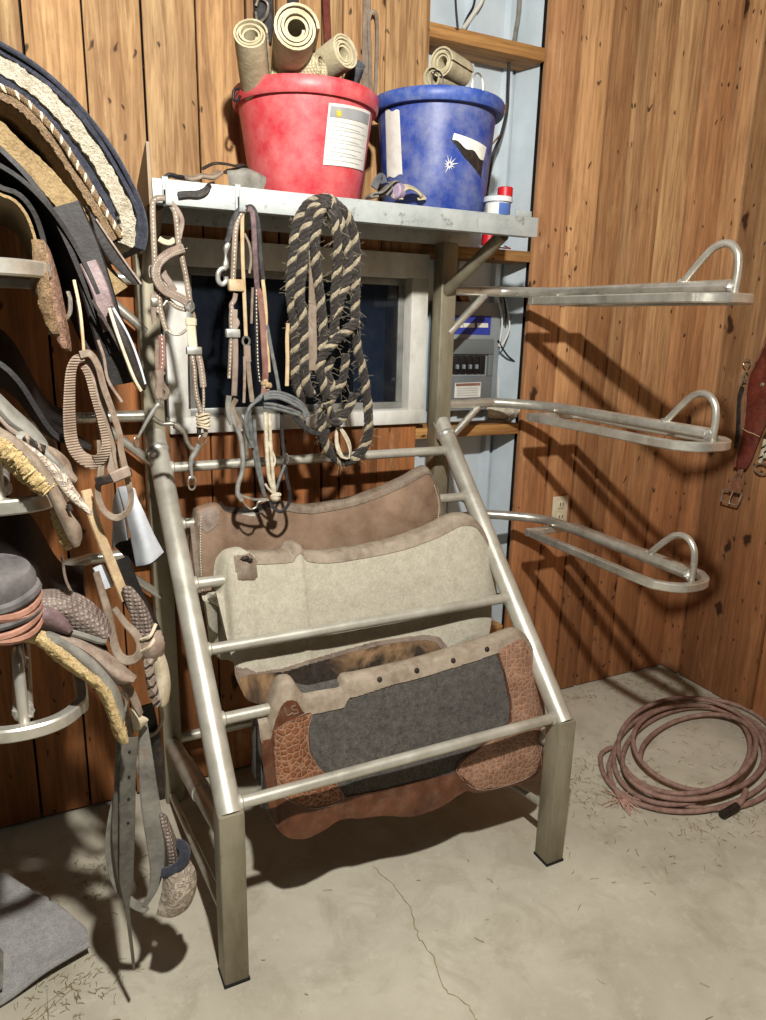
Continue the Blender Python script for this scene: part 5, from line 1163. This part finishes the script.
def saddle_tree(root, z, yf, yb, hw, mat='lea_shade', cant=True, hem=.13, top=.05):
    """seat, cantle and skirts as one arched shell riding on the arm"""
    rows = []
    for k in range(9):
        f = k/8; y = yf+(yb-yf)*f
        rise = top+(.055*max(0, 1-f*3.5))+(.10*max(0, (f-.62)/.38)**1.6 if cant else 0)
        w_ = hw*(1-.10*math.sin(f*math.pi))
        rows.append([V((XA-w_, y, z-hem)), V((XA-w_*.62, y, z-.02+rise*.3)), V((XA-w_*.28, y, z+.035+rise*.8)), V((XA, y, z+.05+rise)), V((XA+w_*.28, y, z+.035+rise*.8)), V((XA+w_*.62, y, z-.02+rise*.3)), V((XA+w_, y, z-hem))])
    m_ = MB(); thicken(m_, grid_surface(rows, 36, 24), .012); return m_.build('seat_shell', mat, root)
def st(root, name, pts, w, t, mat, nrm=V((0, -1, 0)), sub=6, nrms=None):
    m_ = MB(); ribbon(m_, catmull([P(*p) for p in pts], sub), w, t, nrm, nrms=nrms); return m_.build(name, mat, root)
def tb(root, name, pts, r, mat, sub=6): 
    m_ = MB(); tube(m_, catmull([P(*p) for p in pts], sub), r, 8); return m_.build(name, mat, root)
# -- saddle on the top left arm
sA = empty('saddle', (XA, .1, 1.62), 'dark saddle with tan lined skirt and pale metal stirrup, on the top left arm', 'saddle')
saddle_tree(sA, 1.655, .03, .56, .20, cant=False, hem=.22, top=.02)
arch_part('seat_jockey', [(0, 168), (30, 190), (58, 222), (82, 262), (100, 305), (108, 330)], .02, .45, .010, 'lea_shade', sA)
arch_part('skirt_lining', [(0, 196), (14, 202), (26, 217), (34, 240), (38, 262), (42, 290)], -.06, .40, .006, 'felt_tan', sA, crown=1.688)
arch_part('skirt', [(0, 190), (17, 196), (31, 212), (40, 236), (45, 262), (52, 296)], -.055, .40, .010, 'lea_shade', sA, crown=1.700)
sheet('skirt_corner', [[(36, 242, -.065), (42, 240, -.05), (48, 250, -.03)], [(40, 276, -.065), (50, 270, -.055), (58, 284, -.03)], [(44, 306, -.06), (55, 304, -.06), (65, 318, -.03)], [(52, 330, -.055), (60, 330, -.055), (69, 340, -.03)], [(62, 347, -.05), (66, 349, -.05), (70, 352, -.03)]], .008, 'lea_tool', sA, 14, 24)
sheet('fleece_edge', [[(34, 240, -.068), (38, 240, -.072), (41, 243, -.068)], [(38, 276, -.07), (41, 274, -.078), (46, 276, -.072)], [(43, 308, -.066), (46, 306, -.074), (50, 308, -.066)], [(52, 334, -.058), (54, 333, -.064), (57, 336, -.056)]], .014, 'fleece_tan', sA, 8, 26, jit=.0022)
tb(sA, 'dee_ring', [(68, 292, -.03), (70, 300, -.035), (70, 312, -.035), (67, 318, -.03)], .0035, 'chrome')
st(sA, 'fender', [(64, 205, .06), (84, 250, .05), (100, 300, .04), (112, 345, .04), (122, 384, .04)], .055, .008, 'lea_shade')
st(sA, 'billet', [(88, 262, .03), (100, 290, .02), (108, 318, .015), (112, 330, .015)], .030, .006, 'lea_purple')
st(sA, 'saddle_string', [(92, 300, .0), (110, 330, .0), (126, 360, .0), (138, 384, .0)], .006, .003, 'lea_dark')
sheet('stirrup_leather', [[(108, 308, .0), (111, 306, .0), (114, 309, .0)], [(116, 334, -.004), (122, 332, -.006), (130, 338, .0)], [(124, 358, -.004), (131, 354, -.008), (138, 362, .0)], [(133, 382, -.002), (139, 379, -.004), (145, 383, .0)], [(140, 390, .0), (142, 390, .0), (145, 390, .0)]], .006, 'lea_dark', sA, 10, 20)
tb(sA, 'leather_edge', [(109, 308, -.006), (116, 330, -.008), (125, 355, -.008), (134, 378, -.006), (141, 391, -.004)], .0032, 'lea_cream'); tb(sA, 'leather_edge', [(113, 308, -.004), (128, 335, -.004), (138, 360, -.004), (145, 384, -.002)], .0026, 'dullsilver')
st(sA, 'latigo', [(74, 280, -.02), (80, 310, -.03), (83, 340, -.035), (84, 356, -.035)], .005, .003, 'lea_tan'); st(sA, 'saddle_string', [(76, 300, .0), (80, 330, .0), (90, 352, .0)], .005, .003, 'lea_dark'); st(sA, 'saddle_string', [(98, 340, .0), (104, 358, .0), (108, 380, .0), (122, 402, .0)], .005, .003, 'lea_pink')
# looped latigos
st(sA, 'looped_latigo', [(84, 358, -.04), (76, 360, -.04), (71, 372, -.04), (69.5, 396, -.04), (69.5, 420, -.04), (72, 442, -.045), (80, 456, -.045), (92, 462, -.05), (101, 458, -.055), (106, 448, -.055), (105, 436, -.05), (100, 418, -.05), (94, 398, -.05), (88, 376, -.05), (83, 366, -.05)], lambda t: .012+.014*math.sin(math.pi*min(1, t*1.25)), .004, 'lea_ridge', nrms=None, nrm=V((.55, -.8, .2)))
st(sA, 'looped_latigo', [(80, 355, -.045), (90, 354, -.045), (98, 366, -.045), (104, 388, -.045), (112, 410, -.045), (120, 436, -.045), (121, 450, -.045), (128, 480, -.05), (131, 498, -.05), (127, 512, -.055), (116, 518, -.055), (105, 512, -.055), (99, 500, -.05), (98, 488, -.05), (101, 470, -.05), (100, 440, -.045)], .013, .004, 'lea_dusty', nrm=V((.5, -.8, .1)))
st(sA, 'looped_latigo', [(88, 360, -.03), (92, 380, -.03), (97, 405, -.03), (103, 432, -.03), (108, 456, -.03), (113, 478, -.03)], .014, .004, 'lea_pink'); st(sA, 'looped_latigo', [(92, 358, -.028), (100, 380, -.028), (104, 410, -.028), (112, 440, -.028), (118, 470, -.028)], .010, .004, 'lea_dusty')
st(sA, 'strap_keeper', [(96, 482, -.06), (108, 479, -.066), (120, 475, -.066), (131, 472, -.06)], .016, .006, 'lea_dark'); st(sA, 'strap_keeper', [(112, 478, -.068), (124, 473, -.07), (129, 471, -.066)], .020, .006, 'lea_pink')
# pale metal stirrup with wide tread
sA_s = sheet('stirrup', [[(119, 487, .05), (128, 486, .03), (134, 489, .02)], [(126, 512, .04), (136, 514, .015), (143, 511, .02)], [(132, 540, .04), (144, 540, .010), (153, 534, .025)], [(137, 566, .04), (150, 563, .012), (163, 552, .03)]], .007, 'dullsilver', sA, 16, 24)
sheet('stirrup_tread', [[(137, 567, .04), (150, 564, .012), (163, 553, .03)], [(124, 556, .10), (136, 552, .09), (150, 545, .10)], [(114, 545, .14), (124, 541, .13), (136, 537, .14)]], .008, 'lea_dark', sA_s, 14, 16)
sheet('stirrup_side', [[(119, 487, .052), (114, 500, .07), (116, 512, .08)], [(124, 512, .05), (116, 530, .09), (113, 545, .12)], [(128, 540, .06), (119, 542, .10), (113, 548, .14)]], .006, 'dullsilver', sA_s, 12, 12)
# -- saddle on the middle left arm
Bz = lambda pts, y=-.10: [(a/4.79, 380+b/4.79)+((c,) if c is not None else (y,)) for a, b, c in [(p+(None,))[:3] for p in pts]]
sB = empty('saddle', (XA, .1, 1.26), 'pale grey leather saddle with yellowed fleece lining, on the middle left arm', 'saddle')
saddle_tree(sB, 1.290, .0, .50, .15, cant=True, hem=.02, top=.03)
sheet('fork_cover', [Bz([(-160, -10), (-60, 30), (0, 82), (60, 140), (130, 202), (190, 268), (222, 322)], -.03), Bz([(-160, 40), (-60, 80), (0, 130), (55, 190), (110, 232), (165, 280), (222, 326)], -.075), Bz([(-160, 90), (-60, 130), (0, 188), (50, 240), (100, 262), (150, 292), (220, 330)], -.06)], .012, 'lea_grey', sB, 30, 14)
sheet('fork_cover', [Bz([(-60, 110), (0, 172), (40, 215), (90, 250)], -.085), Bz([(-60, 130), (0, 196), (45, 245), (85, 268)], -.085)], .004, 'lea_pink', sB, 16, 5)
sheet('jockey', [Bz([(70, 262), (110, 250), (170, 282), (225, 318), (270, 352), (300, 380)], -.11), Bz([(76, 272), (130, 290), (190, 330), (240, 372), (290, 420), (330, 470)], -.125), Bz([(80, 282), (140, 315), (200, 362), (250, 410), (310, 468), (352, 496)], -.12)], .006, 'lea_grey', sB, 24, 12)
sheet('jockey', [Bz([(225, 318), (270, 338), (312, 372), (334, 406), (344, 440), (368, 474)], -.11), Bz([(225, 326), (262, 360), (296, 400), (318, 440), (338, 468), (362, 488)], -.122), Bz([(225, 336), (250, 380), (285, 424), (310, 458), (332, 486), (352, 494)], -.115)], .006, 'lea_dusty', sB, 20, 10)
sheet('rear_jockey', [Bz([(90, 290), (160, 330), (220, 378), (275, 420), (320, 468), (370, 545), (440, 640)], -.135), Bz([(90, 298), (165, 352), (225, 408), (275, 462), (320, 520), (375, 585), (442, 643)], -.145), Bz([(92, 306), (165, 372), (225, 432), (270, 490), (318, 552), (378, 606), (440, 645)], -.14)], .007, 'lea_lace', sB, 30, 10)
sheet('skirt', [Bz([(-160, 150), (-60, 205), (0, 240), (80, 290), (180, 380), (240, 470), (290, 560), (330, 640), (376, 700), (382, 760)], -.15), Bz([(-160, 170), (-60, 222), (0, 256), (75, 306), (165, 395), (228, 485), (275, 575), (318, 660), (358, 730), (370, 795)], -.165), Bz([(-160, 185), (-60, 236), (0, 270), (64, 318), (150, 408), (212, 500), (258, 600), (298, 690), (336, 770), (356, 800)], -.158)], .010, 'lea_dusty', sB, 44, 12)
sheet('fleece_lining', [Bz([(-160, 180), (-60, 230), (0, 262), (64, 312), (150, 402), (222, 492), (244, 530)], -.150), Bz([(-160, 220), (-60, 275), (0, 305), (60, 358), (130, 430), (200, 500), (236, 532)], -.162), Bz([(-160, 250), (-60, 310), (0, 342), (45, 392), (95, 440), (180, 502), (232, 534)], -.145)], .024, 'fleece_gold', sB, 60, 20, jit=.0028)
sheet('fleece_lining', [Bz([(270, 610), (290, 660), (315, 740), (350, 796)], -.140), Bz([(282, 650), (300, 700), (322, 760), (352, 800)], -.13)], .022, 'fleece_gold', sB, 24, 6, jit=.003)
m_ = MB(); q = catmull([P(*p) for p in Bz([(120, 275), (150, 298), (180, 318), (212, 328)], -.135)], 4); plait(m_, q, .006, .02, sub=1); m_.build('lace_slot', ['lea_dark', 'lea_dusty'], sB)
tb(sB, 'slot', Bz([(326, 598), (334, 612), (338, 626)], -.172), .004, 'lea_dark')
st(sB, 'saddle_string', [(88, 498, .0), (92, 520, .0), (104, 548, .0), (116, 575, .0), (124, 596, .0)], .010, .004, 'lea_cream'); st(sB, 'stirrup_leather', [(86, 490, -.02), (92, 512, -.02), (100, 535, -.02), (110, 560, -.02), (118, 580, -.02), (126, 600, -.02)], .018, .006, 'lea_tan'); st(sB, 'saddle_string', [(62, 556, .05), (66, 580, .05), (76, 600, .05)], .005, .003, 'lea_dusty')
sheet('fender', [[(122, 588, -.03), (128, 586, -.035), (134, 592, -.03)], [(128, 606, -.03), (137, 600, -.04), (146, 608, -.03)], [(134, 626, -.03), (145, 618, -.04), (155, 630, -.03)], [(141, 646, -.03), (151, 640, -.04), (161, 646, -.03)]], .008, 'lea_weave', sB, 14, 24)
st(sB, 'stirrup_leather', [(118, 560, .02), (130, 590, .015), (145, 620, .01), (156, 645, .005)], .04, .006, 'lea_shade')
m_ = MB(); thicken(m_, grid_surface([[P(142, 640, -.035), P(150, 634, -.045), P(159, 630, -.035)], [P(142, 648, -.04), P(152, 648, -.055), P(162, 642, -.04)], [P(146, 660, -.035), P(153, 660, -.045), P(160, 654, -.035)]], 14, 14), .018, jit=.001); m_.build('hobble_strap', 'lea_pink', sB)
for k in range(2): st(sB, 'hobble_tie', [(141, 640+k*12, -.05), (150, 636+k*10, -.064), (156, 624+k*12, -.05)], .006, .004, 'lea_cream')
sBs = sheet('stirrup', [[(148, 658, -.02), (156, 655, -.05), (160, 648, -.03)], [(148, 672, -.01), (160, 674, -.05), (166, 664, -.03)], [(150, 688, -.01), (161, 694, -.05), (169, 684, -.03)], [(154, 700, -.01), (162, 706, -.045), (167, 702, -.03)]], .010, 'lea_cream', sB, 14, 20)
m_ = MB(); plait(m_, catmull([P(149, 660, -.055), P(150, 675, -.06), P(153, 690, -.06), P(157, 704, -.055)], 6), .0095, .02, sub=1); m_.build('wrapped_edge', ['lea_pink', 'lea_dark'], sBs)
st(sB, 'stirrup_strap', [(160, 704, .02), (162, 720, .02), (156, 732, .02), (148, 736, .02)], .012, .004, 'lea_dusty', nrm=V((.7, -.6, 0)))
st(sB, 'looped_rein', [(96, 572, -.03), (102, 592, -.035), (108, 612, -.04), (112, 634, -.04), (117, 652, -.045), (125, 660, -.05), (134, 659, -.05), (140, 652, -.05), (140, 642, -.045), (134, 632, -.04), (126, 624, -.035), (114, 608, -.03)], lambda t: .012+.006*math.sin(math.pi*t), .004, 'lea_dusty', nrm=V((.3, -.9, .2)))
st(sB, 'looped_rein', [(98, 566, .0), (104, 578, .0), (108, 588, .0)], .02, .004, 'dullsilver')
# -- saddle on the lowest left arm
Cz = lambda pts, y=-.10: [(a/3.83, 540+b/3.83)+((c,) if c is not None else (y,)) for a, b, c in [(p+(None,))[:3] for p in pts]]
sC = empty('saddle', (XA, .1, .87), 'basket-stamped saddle with orange rubber wrapped horn, on the lowest left arm', 'saddle')
saddle_tree(sC, .885, -.02, .50, .15, cant=True, hem=.0, top=.03)
m_ = MB(); hb, ht = P(-4, 622, -.12), P(-4, 566, -.14); ax_ = (ht-hb); lathe(m_, [(0, -.01), (.058, -.01), (.056, ax_.length*.3), (.058, ax_.length*.62), (.056, ax_.length*.85), (.048, ax_.length*.98), (0, ax_.length)], hb, 28, 0, ax_, wob=.03); horn = m_.build('horn', 'rubber_grey', sC)
for k in range(6):
    m_ = MB(); f = .06+k*.105; cc_ = hb+ax_*f; r_k = .0625-.001*k; u_ = ax_.normalized()
    e1 = V((1, 0, 0)); e1 = (e1-u_*e1.dot(u_)).normalized(); e2 = u_.cross(e1)
    tube(m_, [cc_+(e1*math.cos(a)+e2*math.sin(a))*r_k+u_*(.006*math.sin(a*2+k*1.7)) for a in [2*math.pi*j/30 for j in range(30)]], .0085 if k < 4 else .0095, 8, True)
    m_.build('rubber_band', 'rubber_orange' if k not in (2, 5) else 'rubber_grey', horn)
sheet('swell', [Cz([(-120, 240), (-40, 215), (40, 220), (150, 204), (225, 199), (292, 213), (352, 250), (400, 308), (413, 360)], -.06), Cz([(-120, 275), (-40, 255), (40, 262), (150, 246), (225, 250), (290, 278), (345, 310), (388, 348), (410, 372)], -.105), Cz([(-120, 300), (-40, 290), (40, 300), (140, 290), (225, 300), (280, 325), (335, 352), (378, 372), (406, 386)], -.10)], .016, 'lea_weave', sC, 50, 24)
sheet('gullet_cover', [Cz([(-120, 256), (-30, 250), (70, 260), (150, 250), (215, 268), (250, 305), (275, 346)], -.118), Cz([(-120, 290), (-30, 292), (60, 300), (140, 296), (200, 310), (235, 330), (268, 352)], -.128), Cz([(-120, 318), (-30, 326), (50, 322), (130, 330), (190, 340), (230, 348), (266, 356)], -.115)], .010, 'lea_purple', sC, 36, 14)
tb(sC, 'lip_roll', Cz([(180, 348), (220, 352), (280, 356), (340, 374), (380, 386), (406, 388)], -.112), .006, 'lea_grey')
sheet('horn_wrap', [Cz([(-40, 258), (10, 262), (60, 252), (80, 264)], -.135), Cz([(-40, 292), (10, 296), (55, 290), (86, 292)], -.150), Cz([(-40, 330), (10, 334), (50, 326), (84, 318)], -.138)], .012, 'rubber_grey', sC, 20, 14, jit=.0008)
sheet('fleece_lining', [Cz([(-60, 330), (110, 348), (180, 368), (255, 422), (335, 492), (395, 540), (432, 600), (462, 680), (482, 776)], -.125), Cz([(-60, 352), (120, 366), (185, 402), (265, 466), (340, 522), (390, 565), (424, 625), (448, 700), (480, 778)], -.142), Cz([(-60, 372), (128, 384), (200, 440), (280, 500), (345, 538), (382, 578), (418, 650), (444, 735), (476, 778)], -.128)], .012, 'fleece_gold', sC, 60, 18, jit=.0016)
sheet('skirt', [Cz([(180, 352), (280, 388), (345, 430), (400, 482), (440, 556), (462, 620), (474, 668)], -.115), Cz([(170, 364), (262, 410), (330, 462), (384, 520), (425, 590), (450, 650), (468, 700)], -.135), Cz([(165, 374), (250, 424), (322, 482), (378, 536), (420, 606), (448, 676), (466, 716)], -.128)], .010, 'lea_grey', sC, 36, 10)
sheet('jockey', [Cz([(205, 362), (290, 372), (360, 402), (425, 445), (480, 492), (520, 526)], -.10), Cz([(220, 374), (290, 396), (360, 440), (415, 488), (470, 526), (515, 538)], -.128), Cz([(240, 384), (300, 410), (362, 464), (410, 510), (450, 546), (490, 542)], -.118)], .008, 'lea_pink', sC, 26, 12)
sheet('jockey', [Cz([(400, 480), (440, 510), (490, 540), (525, 600), (545, 660)], -.09), Cz([(395, 500), (440, 545), (480, 580), (510, 640), (535, 680)], -.10)], .006, 'lea_dusty', sC, 20, 6)
m_ = MB(); thicken(m_, grid_surface([[P(130, 708, -.05), P(138, 714, -.055), P(147, 718, -.05)], [P(132, 722, -.05), P(140, 722, -.06), P(148, 720, -.05)], [P(134, 732, -.05), P(139, 730, -.055), P(146, 722, -.05)]], 10, 10), .004); m_.build('rigging_tab', 'lea_cream', sC)
tb(sC, 'dee_ring', [(122, 690, -.06), (126, 700, -.065), (124, 712, -.06), (118, 706, -.06), (120, 694, -.06)], .003, 'chrome')
st(sC, 'saddle_string', [(132, 690, -.03), (138, 710, -.03), (142, 735, -.03), (146, 765, -.03), (150, 800, -.02)], .010, .004, 'lea_dusty'); st(sC, 'saddle_string', [(124, 690, -.04), (128, 720, -.04), (134, 750, -.03), (144, 790, -.02), (154, 820, .0)], .008, .004, 'lea_pink')
# latigo with punched holes, its tail on the floor
m_ = MB(); lp = catmull([P(130, 738, -.07), P(128, 770, -.07), P(127.5, 810, -.07), P(127, 845, -.07), P(126.5, 875, -.065), P(127, 900, -.06), P(129, 925, -.055), P(132, 950, -.05), P(134, 968, -.045)], 6)
ribbon(m_, lp, lambda t: (.031-.006*t) if t < .52 else max(.010, .028-.040*(t-.52)/.3), .004, nrms=lambda t: V((0, -1, 0)) if t < .5 else V((min(.9, (t-.5)*3), -1+(t-.5)*1.2, 0))); lat = m_.build('latigo', 'lea_strap', sC)
for py in (752, 777, 799, 823): 
    m_ = MB(); q = P(129.5-(py-752)*.02, py, -.0725); lathe(m_, [(0, -.0012), (.0026, -.0012), (.0026, .001), (0, .001)], q, 10, 0, V((0, 1, 0))); m_.build('punched_hole', 'black', lat)
st(sC, 'cinch_strap', [(143, 720, -.03), (145, 750, -.03), (148, 785, -.03), (152, 815, -.03), (156, 845, -.03), (157, 870, -.03), (152, 892, -.03), (144, 906, -.03)], lambda t: .014+.024*math.sin(math.pi*min(1, t*1.1)), .005, 'lea_grey')
st(sC, 'cinch_strap', [(118, 790, -.02), (112, 818, -.02), (109, 845, -.02), (112, 870, -.02), (120, 890, -.025), (131, 902, -.03), (143, 908, -.03), (148, 906, -.03)], .018, .004, 'lea_grey', nrm=V((.4, -.8, .3)))
st(sC, 'cinch_strap', [(119, 740, -.05), (117, 790, -.045), (115, 830, -.045), (118, 862, -.045), (122, 885, -.05)], .012, .004, 'lea_strap')
st(sC, 'stirrup_leather', [(146, 705, .03), (152, 735, .03), (156, 765, .03), (158, 800, .03)], .030, .006, 'lea_dark')
for k in range(3): tb(sC, 'wire_tie', [(150, 812-k*3, -.02), (155, 808-k*2, -.03), (158, 804+k, -.03)], .0015, 'bitmetal')
sCs = sheet('stirrup', [[(157, 814, -.01), (160, 812, -.03), (166, 816, -.02)], [(160, 832, -.0), (166, 830, -.04), (174, 836, -.02)], [(163, 852, -.0), (171, 852, -.05), (180, 856, -.02)], [(164, 868, -.0), (172, 870, -.05), (182, 868, -.02)]], .008, 'lea_weave', sC, 14, 22)
m_ = MB(); tube(m_, catmull([P(176, 844, -.02), P(182, 846, -.04), P(185, 854, -.055), P(181, 864, -.06), P(172, 871, -.06), P(164, 873, -.05)], 6), .0115, 10); m_.build('padded_roll', 'navy', sCs)
sheet('stirrup_toe', [[(164, 874, -.05), (173, 872, -.066), (182, 865, -.06), (186, 856, -.045)], [(163, 890, -.045), (175, 888, -.075), (188, 880, -.065), (194, 870, -.045)], [(160, 904, -.04), (174, 904, -.072), (189, 896, -.062), (195, 884, -.04)], [(157, 914, -.035), (172, 916, -.06), (186, 908, -.05), (193, 894, -.035)]], .010, 'lea_lace', sCs, 24, 20)
sheet('tread', [[(157, 914, -.03), (172, 916, -.055), (186, 908, -.045), (193, 894, -.03)], [(160, 900, .03), (172, 902, .03), (182, 894, .03), (188, 884, .03)]], .008, 'lea_grey', sCs, 16, 6)
